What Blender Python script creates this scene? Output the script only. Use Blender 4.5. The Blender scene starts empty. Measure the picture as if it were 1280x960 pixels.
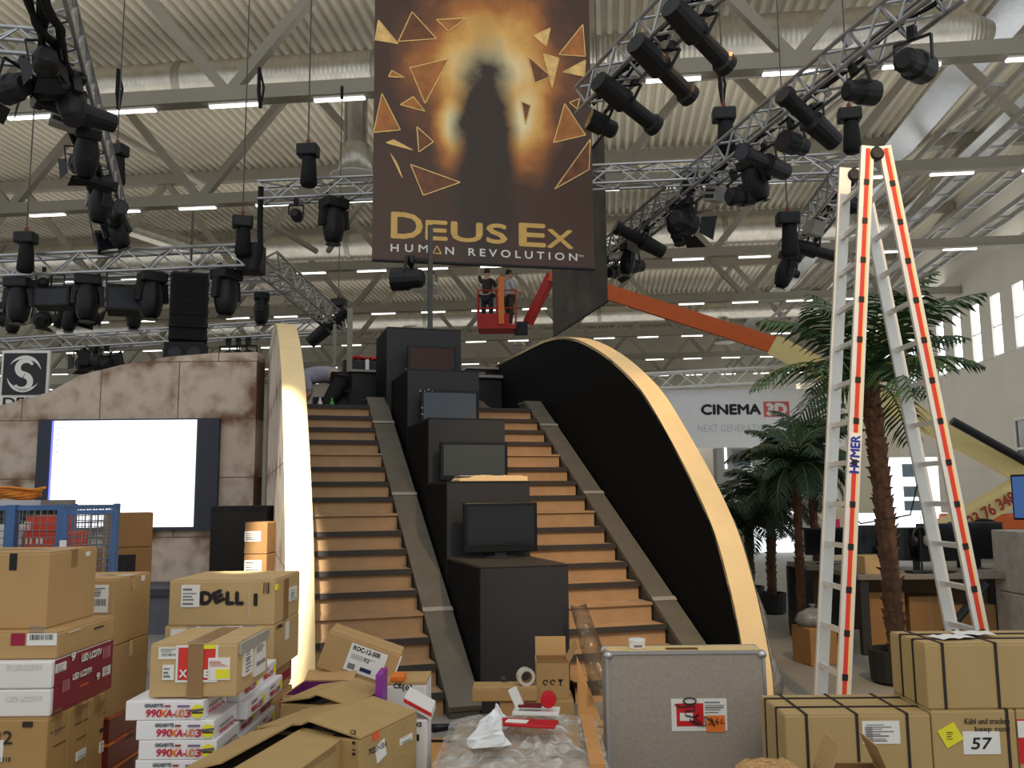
import bpy, bmesh, math, random
from mathutils import Vector, Matrix, Euler
random.seed(7)
R = math.radians
S = bpy.context.scene
COL = S.collection
PI = math.pi

# ------------------------------------------------------------ camera, light
F = 1100.0; HC = 1.5; PITCH = R(7.25); ROLL = R(0.5)
cam_d = bpy.data.cameras.new('camera'); cam = bpy.data.objects.new('camera', cam_d); COL.objects.link(cam)
cam_d.sensor_width = 36; cam_d.lens = F/1280*36; cam_d.clip_end = 300; cam_d.clip_start = .05
CAM_M = Matrix.Rotation(PI/2+PITCH, 3, 'X') @ Matrix.Rotation(-ROLL, 3, 'Z')
cam.matrix_world = Matrix.Translation((0, 0, HC)) @ CAM_M.to_4x4()
S.camera = cam
S.view_settings.view_transform = 'Standard'
S.view_settings.look = 'None'
S.view_settings.exposure = 0.0
S.view_settings.gamma = 1.0
S.view_settings.use_curve_mapping = False
w = bpy.data.worlds.new('world'); S.world = w; w.use_nodes = True
bg = w.node_tree.nodes['Background']; bg.inputs[0].default_value = (.93, .97, 1, 1); bg.inputs[1].default_value = 0.72

def lamp(name, kind, loc, target, energy, color=(1, 1, 1), **kw):
    d = bpy.data.lights.new(name, kind); d.energy = energy; d.color = color
    for k, v in kw.items(): setattr(d, k, v)
    o = bpy.data.objects.new(name, d); COL.objects.link(o); o.location = loc
    o.rotation_euler = (Vector(target)-Vector(loc)).to_track_quat('-Z', 'Y').to_euler()
    return o
# unseen area fill, added for hall lighting, behind and above the photographer
lamp('hall_fill', 'AREA', (1.5, -3.0, 8.5), (0.2, 5.5, .6), 220, (1, .95, .86), shape='RECTANGLE', size=7, size_y=3)
# unseen upward area lights added to brighten the roof deck, one per bay
for yy in (16.5, 24.2, 32.5, 41.5, 50.7, 60.2, 69.5):
    o = lamp('deck_fill', 'AREA', (yy*.108-14, yy, 12.6), (yy*.108-14, yy, 20), 520, (1, .97, .9), shape='RECTANGLE', size=64, size_y=3.0)
    o.rotation_euler = (PI, 0, -R(6.2))
o = lamp('wall_fill', 'AREA', (12, 52, 6), (24, 51, 6), 950, (1, .98, .94), shape='RECTANGLE', size=56, size_y=3.0)  # unseen area light added to brighten the right wall
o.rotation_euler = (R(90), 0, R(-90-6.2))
# show spots hung from the rig, aimed at the rims and the stairs
o = lamp('rim_spot', 'SPOT', (-.95, 1.9, 6.3), (-1.72, 6.35, 1.15), 9000, (1, .93, .78), spot_size=R(27), spot_blend=.3, shadow_soft_size=.06)
o.scale = (.2, 1, 1)
lamp('arch_spot', 'SPOT', (2.6, 1.6, 6.3), (1.6, 7.4, 1.5), 1000, (1, .66, .32), spot_size=R(38), spot_blend=.5, shadow_soft_size=.08)
lamp('stair_spot', 'SPOT', (1.2, 2.2, 6.4), (-.6, 7.8, .9), 70, (1, .84, .66), spot_size=R(34), spot_blend=.8, shadow_soft_size=.15)
lamp('top_spot', 'SPOT', (2.5, 8.5, 7.4), (1.05, 9.2, 3.1), 330, (1, .5, .16), spot_size=R(45), spot_blend=.5, shadow_soft_size=.08)

# ------------------------------------------------------------ projection helpers
CAMI = CAM_M
def ray(px, py):
    return CAMI @ Vector(((px-640)/F, (480-py)/F, -1))
def at(px, py, Y):
    r = ray(px, py); k = Y/r.y
    return Vector((r.x*k, Y, HC+r.z*k))
def at_h(px, py, h):
    r = ray(px, py); k = (h-HC)/r.z
    return Vector((r.x*k, r.y*k, h))

def onB(px, p, q, dz=-.2):
    # point on the segment p-q at pixel column px
    best = None
    for k in range(401):
        v = p.lerp(q, k/400); d = CAMI.transposed() @ (v-Vector((0, 0, HC))); x = 640+F*d.x/-d.z
        if best is None or abs(x-px) < best[0]: best = (abs(x-px), v)
    return best[1]+Vector((0, 0, dz))

# ------------------------------------------------------------ materials
def lin(c):
    return tuple((x/255/12.92 if x/255 <= .04045 else ((x/255+.055)/1.055)**2.4) for x in c)
MATS = {}
def M(name, col, rough=.6, metal=0., var=.12, scale=6., bump=0., emit=0., spec=.4):
    if name in MATS: return MATS[name]
    m = bpy.data.materials.new(name); m.use_nodes = True
    nt = m.node_tree; n = nt.nodes; b = n['Principled BSDF']
    c = lin(col)
    b.inputs['Roughness'].default_value = rough; b.inputs['Metallic'].default_value = metal
    b.inputs['Specular IOR Level'].default_value = spec
    b.inputs['Base Color'].default_value = (*c, 1)
    if var:
        tc = n.new('ShaderNodeTexCoord'); no = n.new('ShaderNodeTexNoise'); no.inputs['Scale'].default_value = scale
        no.inputs['Detail'].default_value = 6
        mp = n.new('ShaderNodeMapRange'); mp.inputs[1].default_value = .25; mp.inputs[2].default_value = .75
        mp.inputs[3].default_value = 1-var; mp.inputs[4].default_value = 1+var
        mx = n.new('ShaderNodeVectorMath'); mx.operation = 'SCALE'; mx.inputs[0].default_value = c
        nt.links.new(tc.outputs['Object'], no.inputs['Vector']); nt.links.new(no.outputs['Fac'], mp.inputs[0])
        nt.links.new(mp.outputs[0], mx.inputs['Scale']); nt.links.new(mx.outputs[0], b.inputs['Base Color'])
        if bump:
            bp = n.new('ShaderNodeBump'); bp.inputs['Strength'].default_value = bump; bp.inputs['Distance'].default_value = .02
            nt.links.new(no.outputs['Fac'], bp.inputs['Height']); nt.links.new(bp.outputs[0], b.inputs['Normal'])
    if emit:
        b.inputs['Emission Color'].default_value = (*c, 1); b.inputs['Emission Strength'].default_value = emit
    MATS[name] = m
    return m
def film_mat(name, col, alpha, rough=.12, bump=.6, scale=14, stretch=(1, 1, 1)):
    if name in MATS: return MATS[name]
    m = bpy.data.materials.new(name); m.use_nodes = True
    nt = m.node_tree; n = nt.nodes; out = n['Material Output']; b = n['Principled BSDF']
    b.inputs['Base Color'].default_value = (*lin(col), 1); b.inputs['Roughness'].default_value = rough
    t = n.new('ShaderNodeBsdfTransparent'); mx = n.new('ShaderNodeMixShader')
    tc = n.new('ShaderNodeTexCoord'); mpn = n.new('ShaderNodeMapping'); mpn.inputs['Scale'].default_value = stretch
    no = n.new('ShaderNodeTexNoise'); no.inputs['Scale'].default_value = scale; no.inputs['Detail'].default_value = 5
    no.inputs['Distortion'].default_value = 1.5
    mr = n.new('ShaderNodeMapRange'); mr.inputs[1].default_value = .42; mr.inputs[2].default_value = .72
    mr.inputs[3].default_value = alpha*.55; mr.inputs[4].default_value = min(1, alpha*2.2)
    bp = n.new('ShaderNodeBump'); bp.inputs['Strength'].default_value = bump; bp.inputs['Distance'].default_value = .03
    L = nt.links.new
    L(tc.outputs['Object'], mpn.inputs['Vector']); L(mpn.outputs[0], no.inputs['Vector']); L(no.outputs['Fac'], mr.inputs[0]); L(mr.outputs[0], mx.inputs[0])
    L(no.outputs['Fac'], bp.inputs['Height']); L(bp.outputs[0], b.inputs['Normal'])
    L(t.outputs[0], mx.inputs[1]); L(b.outputs[0], mx.inputs[2]); L(mx.outputs[0], out.inputs[0])
    MATS[name] = m
    return m
def stone_mat():
    m = bpy.data.materials.new('stone_panels'); m.use_nodes = True
    nt = m.node_tree; n = nt.nodes; b = n['Principled BSDF']; L = nt.links.new
    tc = n.new('ShaderNodeTexCoord'); mp = n.new('ShaderNodeMapping')
    mp.inputs['Rotation'].default_value = (R(90), 0, 0); mp.inputs['Location'].default_value = (.05, .3, 0)
    br = n.new('ShaderNodeTexBrick'); br.offset = .5; br.inputs['Scale'].default_value = 1
    br.inputs['Brick Width'].default_value = .98; br.inputs['Row Height'].default_value = .73
    br.inputs['Mortar Size'].default_value = .007; br.inputs['Mortar Smooth'].default_value = .1
    br.inputs['Color1'].default_value = (*lin((208, 190, 170)), 1); br.inputs['Color2'].default_value = (*lin((194, 178, 160)), 1)
    br.inputs['Mortar'].default_value = (*lin((110, 92, 80)), 1)
    b2 = n.new('ShaderNodeTexBrick'); b2.offset = .5
    for k in ('Scale', 'Brick Width', 'Row Height'): b2.inputs[k].default_value = br.inputs[k].default_value
    b2.inputs['Mortar Size'].default_value = .16; b2.inputs['Mortar Smooth'].default_value = 1
    no = n.new('ShaderNodeTexNoise'); no.inputs['Scale'].default_value = 3.2; no.inputs['Detail'].default_value = 5
    mr = n.new('ShaderNodeMapRange'); mr.inputs[1].default_value = .42; mr.inputs[2].default_value = .68
    mu = n.new('ShaderNodeMath'); mu.operation = 'MULTIPLY'
    n2 = n.new('ShaderNodeTexNoise'); n2.inputs['Scale'].default_value = 5
    m2 = n.new('ShaderNodeMapRange'); m2.inputs[1].default_value = .45; m2.inputs[2].default_value = .75; m2.inputs[4].default_value = .5
    ad = n.new('ShaderNodeMath'); ad.operation = 'ADD'; ad.use_clamp = True
    mix = n.new('ShaderNodeMix'); mix.data_type = 'RGBA'; mix.inputs[7].default_value = (*lin((120, 88, 66)), 1)
    L(tc.outputs['Object'], mp.inputs[0]); L(mp.outputs[0], br.inputs['Vector']); L(mp.outputs[0], b2.inputs['Vector'])
    L(tc.outputs['Object'], no.inputs['Vector']); L(no.outputs['Fac'], mr.inputs[0]); L(mr.outputs[0], mu.inputs[0]); L(b2.outputs['Fac'], mu.inputs[1])
    L(tc.outputs['Object'], n2.inputs['Vector']); L(n2.outputs['Fac'], m2.inputs[0]); L(mu.outputs[0], ad.inputs[0]); L(m2.outputs[0], ad.inputs[1])
    L(br.outputs['Color'], mix.inputs[6]); L(ad.outputs[0], mix.inputs[0]); L(mix.outputs[2], b.inputs['Base Color'])
    b.inputs['Roughness'].default_value = .85
    return m

# ------------------------------------------------------------ mesh builder
class MB:
    def __init__(s): s.v = []; s.f = []; s.mi = []; s.m = 0
    def add(s, vs, fs):
        o = len(s.v); s.v += [Vector(x) for x in vs]; s.f += [tuple(i+o for i in f) for f in fs]; s.mi += [s.m]*len(fs)
        return s
    def box(s, c, d, mtx=None):
        hx, hy, hz = d[0]/2, d[1]/2, d[2]/2
        vs = [Vector((x, y, z)) for x in (-hx, hx) for y in (-hy, hy) for z in (-hz, hz)]
        if mtx: vs = [mtx @ v for v in vs]
        vs = [v+Vector(c) for v in vs]
        return s.add(vs, [(0, 1, 3, 2), (4, 6, 7, 5), (0, 4, 5, 1), (2, 3, 7, 6), (0, 2, 6, 4), (1, 5, 7, 3)])
    def bb(s, a, b):
        return s.box([(a[i]+b[i])/2 for i in range(3)], [abs(b[i]-a[i]) for i in range(3)])
    def bar(s, p, q, r, n=6, r2=None, caps=True):
        p = Vector(p); q = Vector(q); d = q-p
        if d.length < 1e-6: return s
        z = d.normalized(); x = z.orthogonal().normalized(); y = z.cross(x); r2 = r if r2 is None else r2
        vs = []
        for (c, rr) in ((p, r), (q, r2)):
            for i in range(n):
                a = 2*PI*(i+.5)/n; vs.append(c+x*(rr*math.cos(a))+y*(rr*math.sin(a)))
        fs = [(i, (i+1) % n, n+(i+1) % n, n+i) for i in range(n)]
        if caps: fs += [tuple(range(n))[::-1], tuple(range(n, 2*n))]
        return s.add(vs, fs)
    def rect_bar(s, p, q, w, h, up=(0, 0, 1)):
        p = Vector(p); q = Vector(q); z = (q-p).normalized(); x = z.cross(Vector(up))
        if x.length < 1e-4: x = Vector((1, 0, 0))
        x.normalize(); y = x.cross(z)
        vs = [c+x*a*w/2+y*b*h/2 for c in (p, q) for a, b in ((-1, -1), (1, -1), (1, 1), (-1, 1))]
        return s.add(vs, [(3, 2, 1, 0), (4, 5, 6, 7), (0, 1, 5, 4), (1, 2, 6, 5), (2, 3, 7, 6), (3, 0, 4, 7)])
    def tube(s, pts, r, n=6):
        pts = [Vector(p) for p in pts]; vs = []; up = None
        for i, p in enumerate(pts):
            t = (pts[min(i+1, len(pts)-1)]-pts[max(i-1, 0)]).normalized()
            x = t.orthogonal().normalized() if up is None else (up-t*up.dot(t)).normalized()
            up = x; y = t.cross(x); rr = r[i] if isinstance(r, (list, tuple)) else r
            for k in range(n):
                a = 2*PI*k/n; vs.append(p+x*rr*math.cos(a)+y*rr*math.sin(a))
        fs = [(i*n+k, i*n+(k+1) % n, (i+1)*n+(k+1) % n, (i+1)*n+k) for i in range(len(pts)-1) for k in range(n)]
        fs += [tuple(range(n))[::-1], tuple(range((len(pts)-1)*n, len(pts)*n))]
        return s.add(vs, fs)
    def prism(s, poly, off):
        """poly: 3-D polygon, off: extrusion vector"""
        off = Vector(off); poly = [Vector(p) for p in poly]; n = len(poly)
        fs = [tuple(range(n))[::-1], tuple(range(n, 2*n))] + [(i, (i+1) % n, n+(i+1) % n, n+i) for i in range(n)]
        return s.add(poly+[p+off for p in poly], fs)
    def lathe(s, c, prof, n=16, axis='Z'):
        c = Vector(c); vs = []
        for r, h in prof:
            for k in range(n):
                a = 2*PI*k/n; v = Vector((r*math.cos(a), r*math.sin(a), h))
                if axis == 'Y': v = Vector((v.x, -v.z, v.y))
                if axis == 'X': v = Vector((v.z, v.x, v.y))
                vs.append(c+v)
        m = len(prof)
        fs = [(i*n+k, i*n+(k+1) % n, (i+1)*n+(k+1) % n, (i+1)*n+k) for i in range(m-1) for k in range(n)]
        fs += [tuple(range(n))[::-1], tuple(range((m-1)*n, m*n))]
        return s.add(vs, fs)
    def xf(s, mtx, start=0):
        for i in range(start, len(s.v)): s.v[i] = mtx @ s.v[i]
        return s
    def build(s, name, mat, parent=None, smooth=False, bevel=0, loc=None, rz=0, fixn=True, recenter=True):
        vs = s.v; ctr = None
        if parent is None and loc is None and recenter and vs:
            mn = Vector([min(v[i] for v in vs) for i in range(3)]); mx = Vector([max(v[i] for v in vs) for i in range(3)])
            ctr = Vector(((mn.x+mx.x)/2, (mn.y+mx.y)/2, mn.z)); vs = [v-ctr for v in vs]
        me = bpy.data.meshes.new(name); me.from_pydata(vs, [], s.f)
        mats = mat if isinstance(mat, (list, tuple)) else [mat]
        for m in mats: me.materials.append(m)
        if len(mats) > 1: me.polygons.foreach_set('material_index', s.mi)
        if bevel or fixn:
            bm = bmesh.new(); bm.from_mesh(me)
            if fixn: bmesh.ops.recalc_face_normals(bm, faces=bm.faces)
            if bevel: bmesh.ops.bevel(bm, geom=list(bm.edges), offset=bevel, segments=2, profile=.5, affect='EDGES', clamp_overlap=True)
            bm.to_mesh(me); bm.free()
        if smooth: me.polygons.foreach_set('use_smooth', [True]*len(me.polygons))
        me.update()
        o = bpy.data.objects.new(name, me); COL.objects.link(o)
        if parent: o.parent = parent
        if ctr: o.location = ctr
        if loc is not None: o.location = loc
        if rz: o.rotation_euler = (0, 0, rz)
        return o

def tag(o, label, cat, group=None, kind=None):
    if label: o['label'] = label
    if cat: o['category'] = cat
    if group: o['group'] = group
    if kind: o['kind'] = kind
    return o
def struct(o, label=None):
    o['kind'] = 'structure'
    if label: o['label'] = label
    return o
def thing(name, label, cat, loc=(0, 0, 0), rz=0, group=None):
    o = bpy.data.objects.new(name, None); COL.objects.link(o); o.location = loc
    o.rotation_euler = (0, 0, rz) if not isinstance(rz, (tuple, Euler)) else rz
    o.empty_display_size = .1
    return tag(o, label, cat, group)
def dup(root, label=None, loc=None, rot=None, scale=None, group=None):
    r = root.copy(); COL.objects.link(r)
    if label: r['label'] = label
    if group: r['group'] = group
    if loc is not None: r.location = loc
    if rot is not None: r.rotation_euler = rot
    if scale is not None: r.scale = (scale,)*3
    for ch in list(root.children):
        c = ch.copy(); COL.objects.link(c); c.parent = r
        for g in list(ch.children):
            d = g.copy(); COL.objects.link(d); d.parent = c
    return r
_tc = {}
def text_geo(s):
    """lettering of cap height 1, starting at x=0"""
    if s in _tc: return _tc[s]
    cu = bpy.data.curves.new('t', 'FONT'); cu.body = s; cu.resolution_u = 3
    o = bpy.data.objects.new('t', cu); COL.objects.link(o)
    dg = bpy.context.evaluated_depsgraph_get(); dg.update()
    me = o.evaluated_get(dg).to_mesh()
    vs = [v.co.copy() for v in me.vertices]; fs = [tuple(p.vertices) for p in me.polygons]
    bpy.data.objects.remove(o); bpy.data.curves.remove(cu)
    if not vs: vs = [Vector((0, 0, 0))]
    k = 1/.69
    vs = [v*k for v in vs]; x0 = min(v.x for v in vs); x1 = max(v.x for v in vs)
    vs = [Vector((v.x-x0, v.y, 0)) for v in vs]
    _tc[s] = (vs, fs, x1-x0); return _tc[s]
def text_mb(mb, s, mtx, height, width=None, shear=0, bold=0, align='L'):
    """writes s in the local XY plane of mtx"""
    vs, fs, wd = text_geo(s)
    sx = (width/wd) if width else height
    offs = [(0, 0)] if not bold else [(-bold, 0), (bold, 0), (0, bold), (0, -bold)]
    sh = {'L': 0, 'C': -sx*wd/2, 'R': -sx*wd}[align]
    for k, (ox, oy) in enumerate(offs):
        mb.add([mtx @ Vector((v.x*sx+sh+ox+shear*v.y*height, v.y*height+oy, k*.0001)) for v in vs], fs)
    return mb
FRONT = Matrix.Rotation(PI/2, 4, 'X')      # XY plane -> faces -Y, reading left to right
def T(x, y, z): return Matrix.Translation((x, y, z))
# ------------------------------------------------------------ common materials
deck_m = M('roof_deck', (222, 215, 198), .55, var=.06, scale=.4)
beam_m = M('beam_paint', (158, 152, 138), .6, var=.06, scale=.5)
light_m = M('lamp_white', (255, 252, 244), .4, var=0, emit=3)
duct_m = M('duct_steel', (190, 186, 176), .34, .85, var=.15, scale=3)
def add_rings(m):
    nt = m.node_tree; n = nt.nodes; wv = n.new('ShaderNodeTexWave'); wv.bands_direction = 'X'; wv.inputs['Scale'].default_value = 2.2
    tc = n.new('ShaderNodeTexCoord'); bp = n.new('ShaderNodeBump'); bp.inputs['Strength'].default_value = .25; bp.inputs['Distance'].default_value = .03
    nt.links.new(tc.outputs['Object'], wv.inputs['Vector']); nt.links.new(wv.outputs['Fac'], bp.inputs['Height']); nt.links.new(bp.outputs[0], n['Principled BSDF'].inputs['Normal'])
add_rings(duct_m)
wall_m = M('hall_wall', (206, 202, 188), .8, var=.05, scale=.6)
alu_m = M('truss_aluminium', (188, 188, 190), .35, .8, var=.1)
black_m = M('black_metal', (20, 20, 22), .5, var=.1)
dkplastic = M('black_plastic', (26, 26, 29), .35, var=.05)
rub_m = M('black_rubber', (16, 16, 17), .8, var=.05)
lens_m = M('lamp_lens', (26, 29, 38), .15, 0, var=0)
white_m = M('white_paper', (228, 226, 220), .6, var=.03)
ink_m = M('black_ink', (30, 27, 26), .6, var=0)
red_m = M('red_print', (200, 34, 34), .5, var=.04)
card_m = M('cardboard', (181, 146, 97), .8, var=.07, scale=5, bump=.03)
card2_m = M('pale_cardboard', (190, 160, 112), .8, var=.07, scale=5, bump=.03)
card3_m = M('dark_cardboard', (150, 112, 68), .8, var=.08, scale=5, bump=.03)
tape_m = M('parcel_tape', (150, 116, 78), .25, var=.08)
chain_m = M('chain_steel', (92, 88, 84), .5, .6, var=.1)
strap_m = M('black_strap', (44, 36, 34), .5, var=0)
orange_m = M('orange_paint', (205, 92, 28), .45, var=.1)
cream_m = M('cream_paint', (226, 206, 140), .45, var=.06)
redp_m = M('red_paint', (176, 34, 26), .45, var=.1)

# ------------------------------------------------------------ the hall
HRZ = -R(6.2)
def hall(o): o.rotation_euler = (0, 0, HRZ); return o
def H(x, y, z):  # hall coordinates to world
    c, s = math.cos(HRZ), math.sin(HRZ)
    return Vector((x*c-y*s, x*s+y*c, z))
def HI(v):
    c, s = math.cos(-HRZ), math.sin(-HRZ)
    return Vector((v.x*c-v.y*s, v.x*s+v.y*c, v.z))
XR = 18.0; XL = -62.0; YB = 78.0; ZD = 16.3
fl_m = M('concrete_floor', (142, 138, 128), .55, var=.16, scale=1.3, bump=.02)
struct(hall(MB().bb((XL, -8, -.2), (XR, YB, 0)).build('floor', fl_m, loc=(0, 0, 0))))
# trapezoidal steel roof deck
def deck():
    mb = MB(); p = .36; x = XL; prof = []
    while x < XR:
        prof += [(x, ZD), (x+.13, ZD), (x+.18, ZD+.17), (x+.31, ZD+.17)]; x += p
    vs = []
    for y in (13.0, YB):
        vs += [(a, y, b) for a, b in prof]
    n = len(prof)
    mb.add(vs, [(i, i+1, n+i+1, n+i) for i in range(n-1)])
    mb.bb((XL, 13, ZD+.19), (XR, YB, ZD+.3))
    return mb
struct(hall(deck().build('ceiling', deck_m, loc=(0, 0, 0), fixn=False)))
struct(hall(MB().bb((XL, YB, 0), (XR, YB+.3, ZD+.3)).build('wall_back', wall_m, loc=(0, 0, 0))))
# right wall with a ribbon of daylight windows between deep fins
mb = MB(); mb.bb((XR, 22, 0), (XR+.3, YB, 7.7)); mb.bb((XR, 22, 10.6), (XR+.3, YB, ZD+.3))
y = 22.0; fins = []
while y < YB:
    mb.bb((XR-.05, y, 7.7), (XR+.35, y+1.25, 10.6)); fins.append(y); y += 2.3
for zz in (2.6, 5.2): mb.bb((XR-.02, 22, zz), (XR, YB, zz+.03))
struct(hall(mb.build('wall_right', M('right_wall', (214, 210, 198), .8, var=.05, scale=.5), loc=(0, 0, 0))))
def glow_mat():
    m = M('daylight_pane', (240, 246, 255), .1, var=0, emit=2.6)
    return m
for i, y in enumerate(fins[:-1]):
    mb = MB().bb((XR+.12, y+1.25, 7.7), (XR+.16, y+2.3, 10.6))
    o = mb.build('window_%d' % (i+1), glow_mat(), loc=(0, 0, 0)); struct(hall(o))
    MB().bb((XR+.05, y+1.25, 7.7), (XR+.11, y+2.3, 7.8)).bb((XR+.05, y+1.25, 9.1), (XR+.11, y+2.3, 9.16)).build('window_frame', white_m, o)
# dark office windows low in the right wall
o = MB().bb((XR-.06, 37.5, .6), (XR-.02, 41.0, 4.6)).build('window_40', M('dark_glass', (44, 48, 54), .15, var=.05), loc=(0, 0, 0)); struct(hall(o))
mb = MB()
for z in (.55, 2.0, 3.3, 4.6): mb.bb((XR-.12, 37.4, z), (XR-.02, 41.1, z+.12))
for y in (37.4, 41.0): mb.bb((XR-.12, y, .5), (XR-.02, y+.12, 4.7))
mb.build('window_frame', white_m, o)

# roof trusses across the hall
ords = ['nearest', 'second', 'third', 'fourth', 'fifth', 'sixth', 'seventh', 'farthest']
TY = [20.4, 27.9, 37.0, 46.0, 55.5, 65.0, 74.0]
ZC = 11.5
TX0, TX1 = -55.0, 17.9
for i, y in enumerate(TY):
    t = hall(thing('roof_truss', 'grey steel roof truss with diagonal braces, %s of the rows above the hall' % ords[i], 'roof truss', H(0, y, ZC), group='roof trusses'))
    t.rotation_euler = (0, 0, HRZ)
    MB().bb((TX0, -.16, 0), (TX1, .16, .36)).bb((TX0, -.2, -.03), (TX1, .2, .03)).build('bottom_chord', beam_m, t)
    MB().bb((TX0, -.2, 4.3), (TX1, .2, 4.78)).build('top_chord', beam_m, t)
    x = TX0-3.4+1.2*(i % 2)*2.2; k = 0
    while x < TX1+3:
        a = (x, 0, .2); b = (x+3.5, 0, 4.4); c = (x+7, 0, .2)
        for p, q in ((a, b), (b, c)):
            if TX0 <= p[0] and q[0] <= TX1:
                MB().rect_bar(p, q, .26, .26, (0, 1, 0)).build('diagonal_brace', beam_m, t)
        x += 7
    # lighting strips hung under the lower chord
    x = TX0+1.1 + .9*(i % 3); first = None
    per = 2.75
    while x < TX1-2:
        wp = H(x, y, ZC-.03)
        # only where the photograph can see it
        d = wp.y; px = 640+F*wp.x/d
        if -80 < px < 1360:
            if first is None:
                first = thing('ceiling_light', 'white fluorescent strip light under the %s roof truss' % ords[i], 'ceiling light', wp, HRZ, group='strip lights under the %s roof truss' % ords[i])
                MB().bb((0, -.05, -.1), (1.3, .05, -.05)).build('tube', light_m, first)
                MB().bb((0, -.1, -.05), (1.3, .1, 0)).build('housing', white_m, first)
            else: dup(first, loc=wp)
        x += per
# longitudinal wind braces: slim tubes between the trusses
for j, (xa, xb) in enumerate(((-19, -12.5), (-5.5, -12), (9.5, 3), (14.5, 8.5))):
    o = MB().bar(H(xa, 28.6, 15.6), H(xb, 36.4, 12.2), .12, 8).build('brace_tube', beam_m)
    tag(o, 'slim grey steel tube slanting under the roof, %s' % ('far left of the rig', 'left of the printed banner', 'right of the printed banner', 'above the stepladder')[j], 'steel brace')
# side cable trays beneath the right part of the roof
for j, x in enumerate((10.2, 12.0, 13.6, 15.4)):
    mb = MB().bb((x, 14, 12.2), (x+.06, YB-1, 12.4)).bb((x+.6, 14, 12.2), (x+.66, YB-1, 12.4))
    yy = 14.5
    while yy < YB-2: mb.bb((x, yy, 12.22), (x+.66, yy+.06, 12.3)); yy += 1.5
    o = hall(mb.build('cable_tray', alu_m, loc=(0, 0, 0)))
    tag(o, 'long metal cable tray under the right of the roof, %s from the window wall' % ('fourth', 'third', 'second', 'first')[j], 'cable tray', 'cable trays along the right side')
for j, x in enumerate((11.2, 14.6)):
    o = hall(MB().bb((x, 24, 15.2), (x+1.3, YB-1, 15.26)).build('roof_panel', M('sheet_steel', (196, 200, 205), .25, .6, var=.1), loc=(0, 0, 0)))
    tag(o, 'shiny flat metal sheet strip below the right roof, %s' % ('left one' if j == 0 else 'beside the window wall'), 'metal sheet')

# ventilation ducts
def duct(label, y, z, r, x0, x1, drops, taper=False):
    t = thing('ventilation_duct', label, 'duct', H(0, y, z), HRZ)
    mb = MB(); pr = [(r, x0), (r, x1)]
    if taper: pr += [(r*.8, x1+.3), (r*.3, x1+1.1)]
    mb.lathe((0, 0, 0), pr, 28, 'X'); o = mb.build('pipe', duct_m, t, smooth=False); o.data.polygons.foreach_set('use_smooth', [len(p_.vertices) == 4 for p_ in o.data.polygons])
    x = x0+3
    while x < x1:
        if x > x0+8: MB().lathe((x, 0, 0), [(r*1.04, -.12), (r*1.07, -.1), (r*1.07, .1), (r*1.04, .12)], 20, 'X').build('joint_collar', M('duct_band', (150, 146, 138), .4, .7, var=.1), t, smooth=True)
        x += 6.1
    for (dx, dz) in drops:
        mb = MB().lathe((dx, 0, 0), [(r*.55, -r*.7), (r*.55, -dz*.7), (r*.75, -dz*.72), (r*.8, -dz)], 18)
        o = mb.build('outlet', duct_m, t, smooth=True)
        MB().lathe((dx, 0, 0), [(r*.3, -dz-.08), (r*1.15, -dz-.04), (r*1.2, -dz-.02), (r*.8, -dz)], 18).build('diffuser', white_m, o, smooth=True)
duct('large round steel air duct high up behind the nearest roof truss', 24.2, 14.05, .62, -40, 1.5, [(-7.2, 3.2)])
duct('very wide round steel air duct with conical end above the right lighting truss', 24.0, 14.0, .85, 2.2, 9.6, [], True)
duct('large round steel air duct behind the third roof truss', 41.5, 13.95, .66, -40, 12.5, [(-20.3, 2.5), (-8.6, 2.4)], True)
duct('round steel air duct in the far part of the hall', 60, 13.9, .6, -40, 14, [(-14, 2.2), (-6, 2.2), (8, 2.2)], True)
# slanting branch of the second duct at the left
p0 = H(-24.6, 39.6, 15.3); p1 = H(-19.6, 40.4, 13.6)
tag(MB().bar(p0, p1, .45, 18).build('duct_branch', duct_m, smooth=False), 'slanting round steel duct branch above the left lighting truss', 'duct')
# ------------------------------------------------------------ stage frame
SR = Vector((1.69, 6.72, 0)); SA = R(17.0)
def ST(x, y, z):
    c, s = math.cos(SA), math.sin(SA)
    return Vector((SR.x+x*c-y*s, SR.y+x*s+y*c, z))
prof_pts = [(-.06, 0), (-.05, .18), (-.01, .35), (.05, .55), (.15, .82), (.34, 1.2), (.69, 1.63), (1.25, 2.18), (1.63, 2.5), (2.1, 2.78), (2.58, 3.01), (3.2, 3.24), (3.8, 3.38), (4.4, 3.44), (5.2, 3.45), (6.2, 3.45), (7.2, 3.45)]
def smooth_pts(pts, n=4):
    out = []
    for i in range(len(pts)-1):
        p0 = pts[max(i-1, 0)]; p1 = pts[i]; p2 = pts[i+1]; p3 = pts[min(i+2, len(pts)-1)]
        for k in range(n):
            t = k/n
            out.append(tuple(.5*((2*p1[j])+(-p0[j]+p2[j])*t+(2*p0[j]-5*p1[j]+4*p2[j]-p3[j])*t*t+(-p0[j]+3*p1[j]-3*p2[j]+p3[j])*t**3) for j in range(len(p1))))
    return out+[pts[-1]]
PROF = smooth_pts(prof_pts, 4)
birch_m = M('birch_plywood', (236, 208, 156), .5, var=.07, scale=4)
blackwall_m = M('black_wall', (10, 10, 11), .75, var=.1, spec=.15)
stone_m = stone_mat()
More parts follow.
